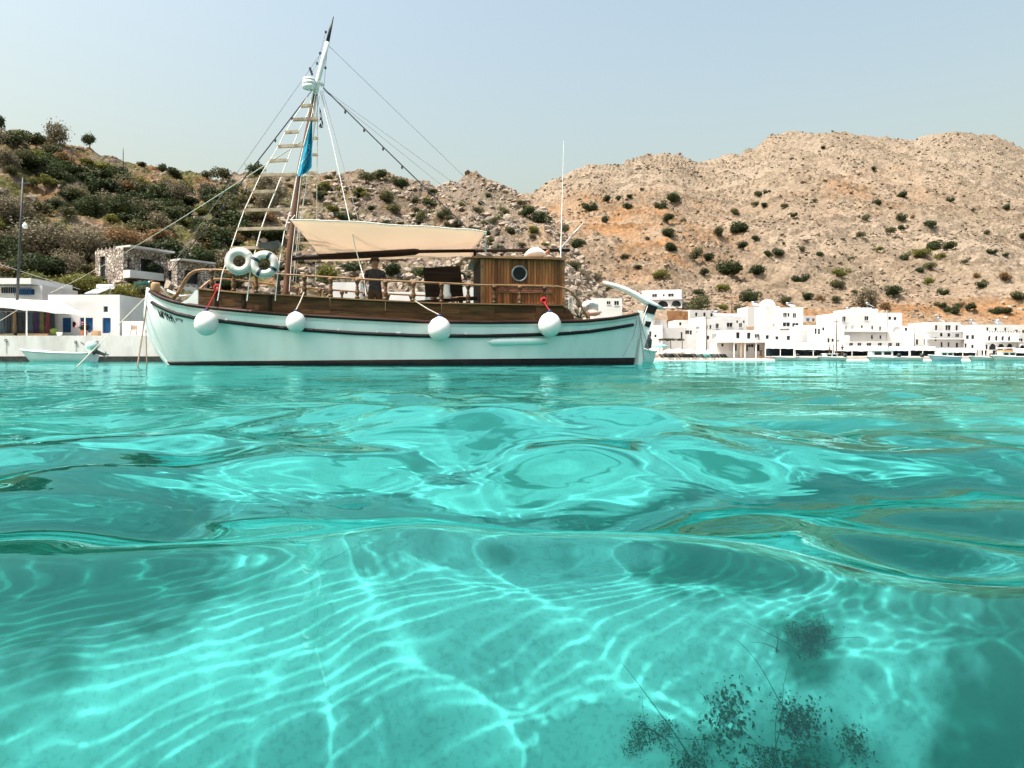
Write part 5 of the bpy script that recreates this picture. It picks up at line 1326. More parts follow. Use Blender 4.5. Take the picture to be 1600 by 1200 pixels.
house('largest white block with roof room and arched loggias in the village', 1314, 1412, 488.5, 127, [(1353.5,497.5,5.5,5.5), (1392,497,4,4), (1400.7,497.5,4,4), (1363,512,2.4,5), (1376,513.5,2.4,5.5), (1362.5,526.7,2.6,5), (1376.5,526.7,2.6,4.5), (1403,513.5,11,7,'archgrey'), (1404,528,11,8,'archgrey'), (1320,513,3,6,'grey'), (1330.5,512,2.4,5,'grey'), (1316.5,499,5,7), (1346,510.5,1.6,2)], depth=9, yaw=0.090, group=G, extra=tiers)
house('low white wing with an arch beside the largest block', 1408, 1432, 519, 125, [(1418.5,528.5,9,9,'archgrey')], depth=7, group=G)
house('small white house with two bent-over dark doors near the shore', 1428, 1452, 521, 122, [(1432.5,534.5,3.6,7), (1446,534.5,3.6,8)], depth=7, yaw=0.135, group=G)
def lower(t, W, h, d, k, X, Z):
    slab(t, 'balcony', X(1446), X(1508), -0.9, -0.002, Z(530.5), Z(528.5)); slab(t, 'balcony', X(1446), X(1508), -0.5, -0.002, Z(518.5), Z(517.2))
house('three-storey white house with two balcony ledges near the far end', 1446, 1511, 518, 122, [(1461,530,2.4,5), (1470.5,523,3.6,4.6), (1483,523.3,4,4.4), (1497,524,5.4,4.6), (1471,538.5,2.6,6.5), (1482.5,538.5,2.4,6), (1496.5,539.5,3.4,6.5), (1491,537,12,10,'grey')][:7], depth=9, yaw=0.090, group=G, extra=lower)
house('white top storey with three windows set back above the balcony ledges', 1447, 1501, 503.5, 132, [(1463,512,3,6.5), (1481.5,512,7,6.5), (1495,512.5,3,7)], depth=6, group=G)
house('plain white house with two rows of windows beside the mast', 1509, 1540, 515.5, 121, [(1512.7,526.7,3.6,5), (1520.4,526.7,3.6,5.5), (1528.4,527,3.6,5.5), (1520,541.3,3,4.5), (1528.3,541.3,4.4,3.6), (1510,540,1.4,6)], depth=8, yaw=-0.135, group=G)
def loggia(t, W, h, d, k, X, Z):
    slab(t, 'terrace_floor', -W/2 - 0.1, W/2 + 0.1, -0.9, -0.002, Z(534.5), Z(532.6))
    rl = MB(); 
    for i in range(12): rl.box(X(1540 + 4.2*i), X(1541.6 + 4.2*i), -0.86, -0.8, Z(519.5), Z(518))
    rl.build('roof_trim', M['pane'], t)
house('white house with a row of four arched windows over an open arcade', 1537, 1588, 517, 119, [(1546,528,3.4,7,'arch'), (1557,528,3.4,7,'arch'), (1567,528,3.4,7,'arch'), (1577,528.5,3.4,7,'arch'), (1551,541.5,9,9,'arch'), (1564,541.5,9,9,'arch'), (1577.5,541.5,8,9,'arch'), (1541.7,542,2,6)], depth=9, yaw=0.0, group=G, extra=loggia)
house('white penthouse with four windows above the arcade house', 1528, 1604, 507.5, 131, [(1543,514.5,2.6,5), (1556,515,2.6,5), (1571,515,2.2,5), (1588,517.5,4.4,4), (1599,518,3,4)], depth=6, group=G)
house('last white house at the edge with arches near the shore', 1588, 1640, 521, 120, [(1592,531.5,6,4), (1594,543.5,9,8,'arch'), (1610,543,9,8,'arch'), (1612,530,5,5)], depth=8, yaw=0.180, group=G)

for lab, px0, px1, yt, Y, wins in (
        ('white cube house peeping between the tall window house and the glass roofs', 1084, 1106, 499, 138, [(1090,505,3,4),(1099,506,3,4)]),
        ('small white house squeezed behind the twin slit windows', 1296, 1318, 503, 140, [(1302,509,3,4),(1311,509.5,3,4)]),
        ('white house corner behind the low wing with the arch', 1409, 1430, 509, 138, [(1416,514.5,3,4)]),
        ('low white house filling the gap before the three-storey house', 1430, 1450, 512, 136, [(1437,517,3,4),(1444,517,2.4,4)]),
        ('white house behind the plain house with two rows of windows', 1502, 1530, 507, 140, [(1508,512,2.6,4),(1516,512,2.6,4)]),
        ('white roof room behind the pair of dark windows', 1056, 1080, 500, 138, [(1063,506,3,4)]),
        ('shaded white wall house under the long waterfront row', 1200, 1262, 533, 113.5, [(1209,540,4,6),(1222,540,4,6),(1238,540,5,6),(1252,540,4,6)]),
        ('white ground floor with dark doors under the largest block', 1320, 1412, 533, 114, [(1330,540,5,7),(1343,540,5,7),(1358,540,6,7),(1375,540,5,7),(1391,540,5,7),(1403,540,5,7)]),
        ('white ground floor with dark doors under the three-storey house', 1424, 1512, 543, 113, [(1433,549,5,7),(1447,549,6,7),(1463,549,5,7),(1480,549,6,7),(1497,549,6,7)]),
        ('white ground floor under the arcade with wide dark openings', 1514, 1610, 546.5, 113, [(1522,551,6,6),(1538,551,7,6),(1556,551,8,6),(1574,551,7,6),(1592,551,8,6)])):
    house(lab, px0, px1, yt, Y, wins, depth=6, yaw=R.uniform(-0.18, 0.18) if Y > 130 else 0.0, group=G)
for i, (px, py, Y) in enumerate(((1180,478,150),(1236,480,135),(1330,488,128),(1360,480,129),(1470,503,133),(1520,507,132),(1560,507,132),(1120,494,131))):
    w_ = thing('water_tank', '%s rooftop water heater counted along the village roofs from the rudder' % ORD[sorted((1180,1236,1330,1360,1470,1520,1560,1120)).index(px)], 'water heater', P(px, py, Y + 2.5), 0.3 * i, 'rooftop water heaters')
    MB().tube([(-0.7,0.5,0.75),(0.7,0.5,0.75)], 0.24, n=8).build('tank', M['metal'], w_, smooth=True); MB().bar((0,-0.6,0.05),(0,0.4,0.6),1.3,0.06).build('panel', M['panel'], w_)
    for x in (-0.5, 0.5): MB().bar((x,0.5,-0.4),(x,0.5,0.6),0.06,0.06).build('strut', M['metal'], w_)
# houses glimpsed between the rails of the boat
house('white hut seen behind the stern between boat and villa', 928, 972, 466, 108, [(951,473,5,4), (963.5,473.5,6,5.5)], depth=5, terr=hill_t, group=G, base=0.2)
house('white block glimpsed under the hand rail below the hatch board', 604, 664, 456, 90, [], depth=5, terr=hill_t, group=G, base=1.5)
house('white gabled hut glimpsed between rail posts aft of the mast', 520, 563, 441, 88, [(541,456,3,5)], depth=5, terr=hill_t, group=G, base=2)
house('white shed glimpsed behind the dark bench', 716, 740, 449, 95, [], depth=4, terr=hill_t, group=G, base=2)

# waterfront terrace, canopies and everything on the beach
prom = thing('promenade', 'low white promenade wall along the village waterfront', 'wall', (P(1440, 560, 103).x, 103, -0.6))
MB().box(-20.5, 60, 0, 6, 0, 1.15).build('wall_face', M['plaster'], prom); MB().box(-20.7, 60, -0.15, 6.1, 1.15, 1.25).build('coping', M['plaster'], prom)
def cano(label, px0, px1, yf, yb, m='canopy', n=3, back=True):
    canopy(label, [P(px0, yf, 104.2), P(px1, yf + 0.5, 104.2), P(px1, yb, 110.5), P(px0, yb, 110.5)], [(i / (n - 1) * 0.98 + 0.01, 0.6) for i in range(n)], drop=0.22, m=m, name='taverna_canopy', group='taverna canopies on the waterfront', back=(110.3, 0.6) if back else None, sag=0.2)
cano('dark-backed peaked canopy nearest the pillared ground floor', 1196, 1243, 542.5, 533.5)
cano('white canopy sloping beside the peaked one over the tables', 1240, 1302, 544.5, 535.5)
cano('wide white canopy in front of the largest block', 1303, 1388, 546.5, 540.5, n=4)
cano('pale blue canopy in the row below the arched loggias', 1389, 1421, 546.0, 541.5, m='canopy_blue', n=2)
cano('white canopy just past the pale blue one', 1422, 1462, 545.5, 541.5, n=3)
cano('long white canopy below the balcony ledges', 1463, 1526, 548.5, 544.5, n=4)
cano('white canopy at the far edge beyond the orange kiosk', 1584, 1640, 549.5, 544.5, n=3)
k_ = thing('kiosk', 'small orange kiosk on the waterfront below the arcade', 'kiosk', (P(1576, 560, 104.5).x, 104.5, 0.6))
MB().box(-0.75,0.75,0,1.4,0,0.95).build('counter', M['orange'], k_); MB().box(-0.9,0.9,-0.15,1.5,1.2,1.32).build('roof', M['white'], k_)
for x in (-0.7, 0.7): MB().bar((x,0.1,0.95),(x,0.1,1.2),0.08,0.08).build('post', M['white'], k_)
# tables with chairs under the canopies
for i, px in enumerate((1252, 1268, 1286, 1322, 1345, 1366, 1432, 1448, 1480, 1502)):
    c = P(px, 556, 106 + (i % 3)); z = 0.65
    t = thing('taverna_table', '%s taverna table under the canopies counted from the pillared house' % ORD[i], 'table', (c.x, c.y, z), 0.2 * i, 'taverna tables')
    MB().box(-0.45,0.45,-0.45,0.45,0.72,0.76).build('tabletop', M['teal_cloth' if i % 4 == 1 else 'blue' if i % 3 == 0 else 'dark'], t)
    for x in (-0.4, 0.4):
        for y in (-0.4, 0.4): MB().bar((x,y,0),(x,y,0.72),0.05,0.05).build('leg', M['dark'], t)
    for s_ in (-1, 1):
        chair('dark chair at the %s taverna table, on its %s' % (ORD[i], 'stern-facing side' if s_ < 0 else 'far side'), (c.x + s_ * 0.75, c.y - 0.1, z), -s_ * math.pi / 2, 'dark', 1.0, 'taverna chairs')

# row of sun loungers on the beach
def lounger_parts():
    return [('frame', MB().box(-0.3,0.3,-0.95,0.95,0.26,0.33).mesh('frame', M['white'])), ('backrest', MB().bar((0,0.25,0.34),(0,0.85,0.85),0.58,0.05).mesh('backrest', M['dark'])),
            ('mattress', MB().box(-0.28,0.28,-0.93,0.25,0.331,0.40).mesh('mattress', M['dark']))], MB().bar((0,0,0),(0,0,0.26),0.05,0.05).mesh('leg', M['white'])
lp, leg_me = lounger_parts()
teal_me = lp[2][1].copy(); teal_me.materials.clear(); teal_me.materials.append(M['teal_cloth'])
teal_b = lp[1][1].copy(); teal_b.materials.clear(); teal_b.materials.append(M['teal_cloth'])
for i in range(21):
    px = 1038 + 4.95 * i; y = 101.2 + 0.5 * math.sin(i * 2.3); c = P(px, 560, y)
    z = mountain_t.ground(c.x, y) - 0.05; teal = i in (12, 14, 15)
    t = thing('sun_lounger', ('%s sun lounger in the beach row counted from the rudder, with %s cover' % (ORD[i], 'a turquoise' if teal else 'a dark')), 'sun lounger', (c.x, y, z), math.radians(115 + 8 * math.sin(i)), 'sun loungers on the beach')
    for nm, me in lp: link(nm, (teal_me if nm == 'mattress' else teal_b) if teal and nm != 'frame' else me, t)
    for x in (-0.26, 0.26):
        for yy in (-0.85, 0.85): link('leg', leg_me, t, (x, yy, 0))
def parasol(label, px, ytop, Y, r_, m, grp='beach parasols'):
    tpz = P(px, ytop, Y); z = mountain_t.ground(tpz.x, Y) - 0.2; t = thing('parasol', label, 'parasol', (tpz.x, Y, z), 0, grp); hh = tpz.z - z
    MB().tube([(0,0,0),(0,0,hh)], 0.035, n=6).build('pole', M['white'], t)
    n = 8; rows = [[Vector((rr * math.cos(2*math.pi*i/n), rr * math.sin(2*math.pi*i/n), hh - dz)) for i in range(n)] for rr, dz in ((0.03,0),(r_*0.5,0.28*r_*0.6),(r_,0.38*r_),(r_,0.38*r_+0.18))]
    MB().grid(rows, closed=True).build('canopy', M[m], t, fix=False)
parasol('turquoise parasol standing on the beach beside the rudder', 1031, 536, 103.5, 1.15, 'teal_cloth')
for i, (px, yt, rr) in enumerate(((1046,545,1.3),(1060,544,1.4),(1076,545,1.4),(1092,545.5,1.4),(1108,546,1.3))):
    parasol('%s cream parasol from the turquoise one, behind the loungers' % ORD[i], px, yt, 105.5, rr, 'canopy')
pg = thing('leafy_pergola', 'leafy pergola in front of the low white houses by the beach', 'pergola', (P(1048, 545, 113).x, 113, mountain_t.ground(P(1048, 545, 113).x, 113) - 0.3))
for px in (1031, 1048, 1066): MB().bar((P(px,540,113).x - pg.location.x,0,0),(P(px,540,113).x - pg.location.x,0,P(px,530,113).z - pg.location.z),0.1,0.1).build('post', M['bark'], pg)
MB().bar((P(1029,530,113).x - pg.location.x,0,P(1031,530,113).z - pg.location.z),(P(1068,531,113).x - pg.location.x,0,P(1066,531,113).z - pg.location.z),0.12,0.12).build('beam', M['tan'], pg)

pole('wooden utility pole rising in front of the glass-roofed house', 1104, 545, 493, 112, 0.10, base=0.5, m='rope_brown')
pole('tallest wooden utility pole between the village canopies', 1307, 555, 498, 103.6, 0.11, base=0.6, m='rope_brown')
pole('thin grey pole rising behind the pale blue canopy', 1428.5, 545, 512, 111, 0.06, base=0.6, arms=0)
pole('slim bare pole on the slope above the glass-roofed house', 1143.5, 490, 463, 158, 0.10, arms=0, terr=mountain_t)
pole('shorter bare pole next to the slim one on the slope', 1153.5, 490, 470, 157, 0.12, arms=0, terr=mountain_t)
pole('thin bare pole on the skyline of the scrubby hill', 192.5, 250, 231, 150, 0.09, arms=0, terr=hill_t)

for i, (nm, lab, px, Y, L, Bm, fb, rz, cab, mot, mm) in enumerate((
        ('motorboat', 'white motorboat moored below the peaked canopy, with dark outboard', 1226, 97, 5.0, 1.8, 0.6, 0.15, None, 'plain', 'white'),
        ('motorboat', 'white open boat lying between the peaked canopy and the tall pole', 1262, 94, 4.6, 1.7, 0.55, -0.1, None, 'plain', 'white'),
        ('motorboat', 'white boat with low cabin below the tallest pole', 1298, 93, 5.2, 1.9, 0.6, 0.1, (-0.9, 0.7, 0.5), 'plain', 'white'),
        ('fishing_boat', 'white canopied launch in front of the largest block', 1378, 91, 6.0, 2.0, 0.6, 0.05, (-1.6, 1.2, 0.9), 'plain', 'white'),
        ('motorboat', 'small grey-white boat beside the canopied launch', 1418, 93, 4.5, 1.7, 0.6, -0.2, None, 'plain', 'canopy'),
        ('fishing_boat', 'pale blue and white boat below the long canopy', 1474, 88, 5.2, 2.0, 0.75, 0.0, (-0.6, 1.0, 0.55), None, 'canopy_blue'),
        ('motorboat', 'white boat moored at the foot of the bare mast pole', 1531, 90, 4.6, 1.8, 0.6, 0.2, None, 'plain', 'white'),
        ('fishing_boat', 'white boat with cabin in front of the orange kiosk', 1572, 87, 5.2, 2.0, 0.7, 0.0, (-0.8, 0.9, 0.6), None, 'white'))):
    small_boat(nm, lab, (P(px, 562, Y).x, Y, 0.0), L * 0.72, Bm * 0.8, fb * 0.62, rz, m=mm, motor=mot, cabin=cab, group='boats moored off the village')
mst = thing('flag_mast', 'tall pale mast standing on the promenade beside the arcade house', 'mast', (P(1537.5, 556, 104.5).x, 104.5, 0.64))
MB().tube([(0,0,0),(0,0,P(1537, 516, 104.5).z - 0.64)], [0.09, 0.05], n=8).build('shaft', M['mast_white'], mst); MB().tube([(-0.0,0,2.6),(-1.3,0.2,0.9)], 0.03).build('strut', M['mast_white'], mst)
for i, (px, y) in enumerate(((1188.5, 100.5), (1296, 103.8), (1316, 104.4))):
    c = P(px, 556, y); person(('person walking on the beach edge in front of the pillared house', 'person standing by the canopy posts near the small boats', 'person standing next to the tallest pole on the promenade')[i], (c.x, y, max(mountain_t.ground(c.x, y) if y < 102 else 0.66, 0.1)), i * 1.3, 0.95)
# ------------------------------------------------------------------ vegetation
def crown_mesh(name, m, seed, n, lobes, leaf, flat=0.8, low=-0.35, wisp=0.0):
    """leaf-sized faces spread through several lobes; unit radius"""
    r_ = np.random.default_rng(seed)
    cen = []
    for i in range(lobes):
        a = r_.random() * 6.283; d = 0.62 * math.sqrt(r_.random()); cen.append((d * math.cos(a), d * math.sin(a), (r_.random() - 0.35) * 0.75 * flat, 0.30 + 0.28 * r_.random()))
    cen = np.array(cen); k = r_.integers(0, lobes, n)
    d = r_.normal(size=(n, 3)); d /= np.linalg.norm(d, axis=1)[:, None]
    rad = cen[k, 3] * (0.55 + 0.5 * r_.random(n) ** 0.6) * (1 + wisp * np.maximum(r_.normal(size=n), 0))
    c = cen[k, :3] + d * rad[:, None] * np.array([1, 1, flat])
    keep = c[:, 2] > low; c = c[keep]; d = d[keep]; n = len(c)
    s = leaf * (0.6 + 0.8 * r_.random(n))
    a = r_.normal(size=(n, 3)) * 0.8 + np.cross(d, r_.normal(size=(n, 3))); a /= np.linalg.norm(a, axis=1)[:, None]
    b = np.cross(a, d + 0.6 * r_.normal(size=(n, 3))); b /= np.linalg.norm(b, axis=1)[:, None]
    asp = 0.45 + 0.4 * r_.random(n)
    v = np.stack([c - a * s[:, None], c + b * (s * asp)[:, None], c + a * s[:, None], c - b * (s * asp)[:, None]], 1).reshape(-1, 3)
    return np_mesh(name, v, np.arange(4 * n).reshape(-1, 4), M[m], smooth=False)
def trunk_mesh(seed, hgt):
    r_ = random.Random(seed); mb = MB()
    top = Vector((r_.uniform(-0.1, 0.1), r_.uniform(-0.1, 0.1), 0.0))
    mb.tube([Vector((0, 0, -hgt - 0.25)), Vector((r_.uniform(-0.06, 0.06), 0, -hgt * 0.5)), top], [0.10, 0.07, 0.05], n=6)
    for i in range(5):
        a = i * 1.256 + r_.random(); mb.tube([top * 0.6 + Vector((0, 0, -hgt * 0.2)), Vector((0.28 * math.cos(a), 0.28 * math.sin(a), 0.08)), Vector((0.55 * math.cos(a), 0.55 * math.sin(a), 0.28 + 0.2 * r_.random()))], [0.045, 0.03, 0.012], n=5)
    return mb.mesh('trunk', M['bark'], smooth=True)
KINDS = {}
for key, m, n, lobes, leaf, flat, low, hgt, wisp, cname in (
        ('carob', 'leaf_dark', 1500, 9, 0.085, 0.85, -0.5, 0.45, 0.1, 'dark green'), ('olive', 'leaf_olive', 1400, 8, 0.08, 0.85, -0.4, 0.6, 0.2, 'olive green'),
        ('tamarisk', 'leaf_grey', 2200, 12, 0.065, 1.05, -0.6, 0.5, 0.45, 'greyish feathery'), ('shrub', 'leaf_lime', 1200, 7, 0.085, 0.65, -0.25, 0.2, 0.15, 'yellow-green'),
        ('dry', 'leaf_rust', 1200, 8, 0.075, 0.75, -0.35, 0.3, 0.35, 'rusty brown'), ('pine', 'leaf_dark', 1300, 8, 0.08, 0.8, -0.45, 0.85, 0.3, 'dark')):
    KINDS[key] = ([(crown_mesh('crown', m, hash_, n, lobes, leaf, flat, low, wisp)) for hash_ in range(31 + 10 * len(KINDS), 34 + 10 * len(KINDS))], [trunk_mesh(3 + i, hgt) for i in range(3)], hgt, cname)
BIG = {k: crown_mesh('crown', m, 900 + i, 5200, 14, 0.042, fl_, -0.6, wi) for i, (k, m, fl_, wi) in enumerate((('carob', 'leaf_dark', 0.9, 0.12), ('olive', 'leaf_olive', 0.9, 0.25), ('tamarisk', 'leaf_grey', 1.1, 0.5), ('shrub', 'leaf_lime', 0.7, 0.2), ('dry', 'leaf_rust', 0.9, 0.45)))}
rv = random.Random(21)
def plant(kind, px, py, wpx, terr, label, group, name=None, hs=1.0, big=False):
    """a bush or tree whose crown is centred at a photo pixel and wpx wide there"""
    crowns, trunks, hgt, _c = KINDS[kind]
    g = terr.at(px, min(py + wpx * 0.42 * hs, 560)); s = wpx / F * g.y * 0.58
    i = rv.randrange(3)
    nm = name or ('tree' if hgt > 0.55 or big else 'bush')
    t = thing(nm, label, 'tree' if nm.endswith('tree') else 'bush', (g.x, g.y, g.z - 0.05), rv.random() * 6.28, group)
    lift = (0.42 if hgt < 0.5 else hgt * 0.9) * hs
    sc_ = (s * rv.uniform(0.8, 1.25), s * rv.uniform(0.8, 1.25), s * hs * rv.uniform(0.8, 1.15))
    link('crown', BIG.get(kind, crowns[i]) if big else crowns[i], t, (0, 0, s * lift), scale=sc_)
    link('trunk', trunks[i], t, (0, 0, s * lift), scale=(s, s, s * hs))
    return t
def describe(items, terr, where, group, bands):
    """unique labels: counted along each band of the slope from the boat outward"""
    used = {}
    for lo, hi, word in bands:
        sel = sorted([it for it in items if lo <= it[1] < hi], key=lambda it: it[0])
        cnt = {}
        for it in sel:
            kind = it[3] if len(it) > 3 else 'carob'; cn = KINDS[kind][3]
            j = cnt.get(cn, 0); cnt[cn] = j + 1
            plant(kind, it[0], it[1], it[2], terr, '%s %s bush from the boat, %s' % (ORD[min(j, 29)], cn, word), group)
RM = [(921,321,22),(947,311,14),(966,309,12),(984,307,10),(982,320,17),(1031,320,18),(1054,312,22),(1043,339,18),(944,341,15),(1045,362,20),(1050,385,20),(1085,402,24,'olive'),(1107,400,18),
      (1142,418,38),(1180,420,24),(1099,431,15),(1124,364,22,'olive'),(1157,355,28),(1181,372,15),(1161,389,16),(1201,395,18),(1217,397,16),(1185,302,14),(1199,300,10),(1181,319,12,'olive'),(1150,331,14,'olive'),
      (1172,461,26),(1131,446,26,'shrub'),(1092,457,15),(1086,476,36,'olive'),(977,402,12),(997,417,14),(1035,427,24,'shrub'),(1194,325,12),
      (1286,232,7),(1366,263,10),(1409,302,15),(1371,315,14),(1485,312,10),(1571,326,10),(1409,342,14),(1427,340,10,'dry'),(1454,355,19),(1391,362,16,'olive'),(1409,357,12),(1457,382,21),(1485,382,21),(1412,400,17),
      (1436,420,13),(1454,415,17,'olive'),(1450,439,20,'shrub'),(1282,399,13),(1254,391,12,'olive'),(1250,432,22),(1315,424,23,'shrub'),(1310,444,20,'olive'),(1262,461,18),(1281,465,15,'dry'),(1305,467,15,'olive'),
      (1360,465,36,'tamarisk'),(1397,455,26),(1382,475,16,'dry'),(1474,455,17),(1525,435,15,'dry'),(1535,444,16),(1570,430,20,'dry'),(1591,466,20),(1597,370,12),(1550,392,12),(1569,399,9),(1486,480,22),(1515,481,16),(1552,484,12),(1570,485,18),
      (1352,342,14,'olive'),(1345,370,14,'olive'),(1225,322,10,'olive'),(1241,335,11),(1272,314,9,'olive'),(1437,393,22,'shrub'),(1371,397,14,'shrub'),(1472,404,16,'shrub'),(1470,476,14),(1500,474,12,'dry'),(1228,470,18,'olive'),(1335,455,12),
      (1130,478,16,'shrub'),(1150,480,14,'olive'),(1012,372,9,'olive'),(1068,345,9,'olive'),(1090,330,8,'dry'),(1330,300,7,'dry'),(1255,285,8,'dry'),(1520,330,8,'olive'),(1540,362,10,'olive'),(1508,410,10,'olive'),(1330,405,10,'olive')]
describe(RM, mountain_t, 'mountain', 'bushes dotted over the bare mountain',
         [(0,306,'high on the mountain'), (306,335,'in the mountain\'s upper band'), (335,368,'in the mountain\'s middle band'), (368,400,'just below the mountain\'s middle'), (400,428,'in the mountain\'s lower band'), (428,452,'a little above the village roofs'), (452,600,'right behind the village roofs')])
HG = 'trees and bushes on the scrubby hill'
LT = [('pine',2,190,22,'dark tree cut by the picture edge on the hill skyline',0,1.4),('carob',16,213,34,'broad dark green bush at the outer end of the skyline',0,1),('carob',52,216,38,'long dark bush on the skyline beside the feathery tree',0,.7),
      ('tamarisk',88,209,34,'grey feathery tree standing tall on the skyline',0,1.2),('pine',140,219,21,'small round-headed dark tree alone on the skyline',0,1.2),('shrub',52,240,24,'yellow-green bush below the long dark skyline bush',0,1),('olive',82,236,32,'olive bush below the feathery skyline tree',0,1),
      ('shrub',137,254,20,'yellow-green bush below the round-headed tree',0,1),('shrub',165,258,28,'yellow-green shrub on the crest beside the bare pole',0,.8),('carob',223,256,13,'tiny dark bush on the crest past the bare pole',0,1),('pine',253,262,15,'small leaning dark tree on the crest',0,1.2),
      ('carob',274,270,26,'dark bush on the crest beside the leaning tree',0,.9),('olive',325,274,15,'small round olive tree on the crest before the light cable',0,1),('olive',348,272,28,'wider olive tree on the crest before the light cable',0,1),('pine',399,265,28,'dark tree on the crest behind the rope ladder',0,1),
      ('olive',192,282,30,'olive bush under the crest in the middle of the hill',0,1),('carob',192,316,54,'large dark carob bush in the middle of the hill',1,1.15),('carob',143,318,60,'broad dark bush beside the large carob',1,.85),('carob',88,270,52,'broad dark bush below the feathery skyline tree',1,.7),
      ('shrub',69,283,26,'yellowish shrub beside the broad dark bush',0,1),('olive',115,303,32,'olive mound above the broad dark bush',0,.8),('shrub',176,338,24,'bright yellow-green bush under the large carob',0,1),('olive',236,324,38,'olive bush next to the large carob',0,.9),
      ('tamarisk',275,299,50,'pale grey feathery tree below the crest',1,.9),('tamarisk',327,297,38,'second pale grey feathery tree nearer the boat',0,.9),('carob',272,331,38,'dark bush under the pale feathery tree',0,.9),('shrub',311,327,30,'yellow-green mound beside the dark bush',0,.8),
      ('shrub',352,326,38,'wide yellow-green mound near the rope ladder',0,.7),('olive',377,316,22,'olive bush behind the light cable',0,1),('tamarisk',16,330,66,'grey tamarisk at the outer end of the hill',1,1),('tamarisk',66,368,84,'large brownish tamarisk behind the utility pole',1,1),
      ('carob',12,378,60,'dark bush under the outer tamarisk',1,1),('tamarisk',135,376,64,'tall grey tamarisk above the stone house',1,1.15),('dry',192,372,60,'rusty brown bush above the larger stone house',1,.8),('carob',258,386,42,'green bush behind the larger stone house roof',0,1),
      ('olive',222,354,42,'olive bush over the rusty brown one',0,.8),('carob',311,398,42,'dark bush above the smaller stone house',0,1),('olive',335,364,40,'olive bush beside the foot of the rope ladder',0,.9),('carob',344,386,32,'dark bush behind the plain life ring',0,1),
      ('shrub',80,438,70,'green and yellow bush behind the terrace house',1,.9),('shrub',128,434,60,'yellow-green bush beside the larger stone house',1,1),('shrub',182,450,62,'yellow-green bush in front of the larger stone house',1,.8),('tamarisk',107,412,44,'brownish tree between terrace house and stone house',1,1),
      ('carob',45,412,64,'dark trees behind the terrace house roof',1,.9),('carob',20,440,50,'dark bush directly behind the terrace house',1,.8),('carob',205,488,46,'dark bush behind the low garden wall',1,1),('shrub',218,500,26,'pale leafy plant beside the bow rope',0,1.2),('olive',228,455,26,'olive bush beside the shade net',0,1),
      ('olive',572,276,26,'olive tree on the crest behind the boat stays',0,.9),('pine',594,274,24,'dark tree on the crest between the stays',0,.8),('carob',630,284,22,'dark tree at the end of the rocky crest',0,1),('olive',615,281,14,'small olive bush between two crest trees',0,1),
      ('olive',514,277,13,'small bush on the crest right of the ladder',0,1),('carob',676,299,15,'dark bush in the saddle of the rocky crest',0,.8),('shrub',509,288,30,'yellow grass mound below the crest by the mast',0,.7),('olive',657,338,24,'olive bush above the middle of the awning',0,1),
      ('olive',605,308,28,'olive bush among boulders above the awning',0,.8),('olive',745,328,15,'small olive bush under the crag',0,1),('carob',822,329,24,'dark bush on the shoulder of the rocky hill',0,.8),('carob',846,337,34,'larger dark bush on the shoulder of the rocky hill',0,.8),
      ('olive',800,359,17,'olive bush below the crag near the awning end',0,1),('shrub',520,327,26,'yellow shrub above the awning beside the mast',0,.7),('carob',537,336,28,'dark bush above the awning beside the mast',0,.8),('shrub',514,426,40,'bright yellow-green bush seen below the boom',0,1),
      ('carob',616,420,30,'green bush seen under the awning',0,1),('carob',652,424,26,'dark bush seen beside the hatch board',0,1),('carob',550,414,32,'dark bush seen under the boom beside the person',0,1),('carob',900,350,27,'round dark bush behind the slanting boat hook',0,1),
      ('olive',940,384,28,'low olive bush on the slope above the tiller',0,.6),('olive',882,338,15,'small bush next to the whip aerial',0,1),('tamarisk',912,432,22,'grey feathery bush next to the wheelhouse',0,1.2),('tamarisk',931,432,20,'second grey feathery bush past the wheelhouse',0,1.2),
      ('carob',956,462,32,'green bush under the tip of the tiller',0,1),('olive',897,414,22,'olive bush at the edge of the wheelhouse',0,1),('shrub',985,466,26,'yellow-green bush behind the tiller',0,.9),('carob',992,480,24,'dark green bush behind the rudder',0,.8),
      ('olive',700,332,18,'olive bush on the rocks above the awning',0,.9),('shrub',560,300,20,'yellow mound among rocks below the crest trees',0,.7),('olive',770,345,14,'small bush under the crag above the awning end',0,1),('carob',715,430,24,'dark bush seen behind the visor bracket',0,1)]
for kd, px, py, w, lab, big, hs in LT: plant(kd, px, py, w, hill_t, lab, HG, hs=hs, big=bool(big))
# the many small shrubs between them, labelled by the landmark they grow near
LMH = [('the feathery skyline tree',88,209),('the round-headed skyline tree',140,219),('the bare skyline pole',192,240),('the large carob',192,316),('the outer tamarisk',16,330),('the pale feathery tree',275,299),('the leaning crest tree',253,262),
       ('the utility pole',30,385),('the brownish tamarisk',70,366),('the tall grey tamarisk',135,376),('the larger stone house',195,420),('the smaller stone house',295,425),('the light cable',330,330),('the rope ladder',400,330),('the foot of the ladder',370,400),('the mast',470,330),
       ('the crest trees',590,275),('the upper awning edge',600,345),('the saddle of the crest',680,300),('the crag',740,295),('the awning end',770,360),('the hill shoulder',840,340),('the whip aerial',878,340),('the person on deck',590,420),('the skyline edge',10,230),('the broad dark bush',88,270)]
LMM = [('the whip aerial',890,300),('the church dome',1210,474),('the villa',1035,460),('the wide dark bush',1142,418),('the main summit',1300,220),('the largest block',1360,480),('the picture edge',1590,350),('the ridge notch',1090,258),('the far summit',1480,220),
       ('the paired round bushes',1470,382),('the first small summit',1030,250),('the grey feathery bush',1360,465),('the ochre bank',1050,370),('the arcade house',1560,480)]
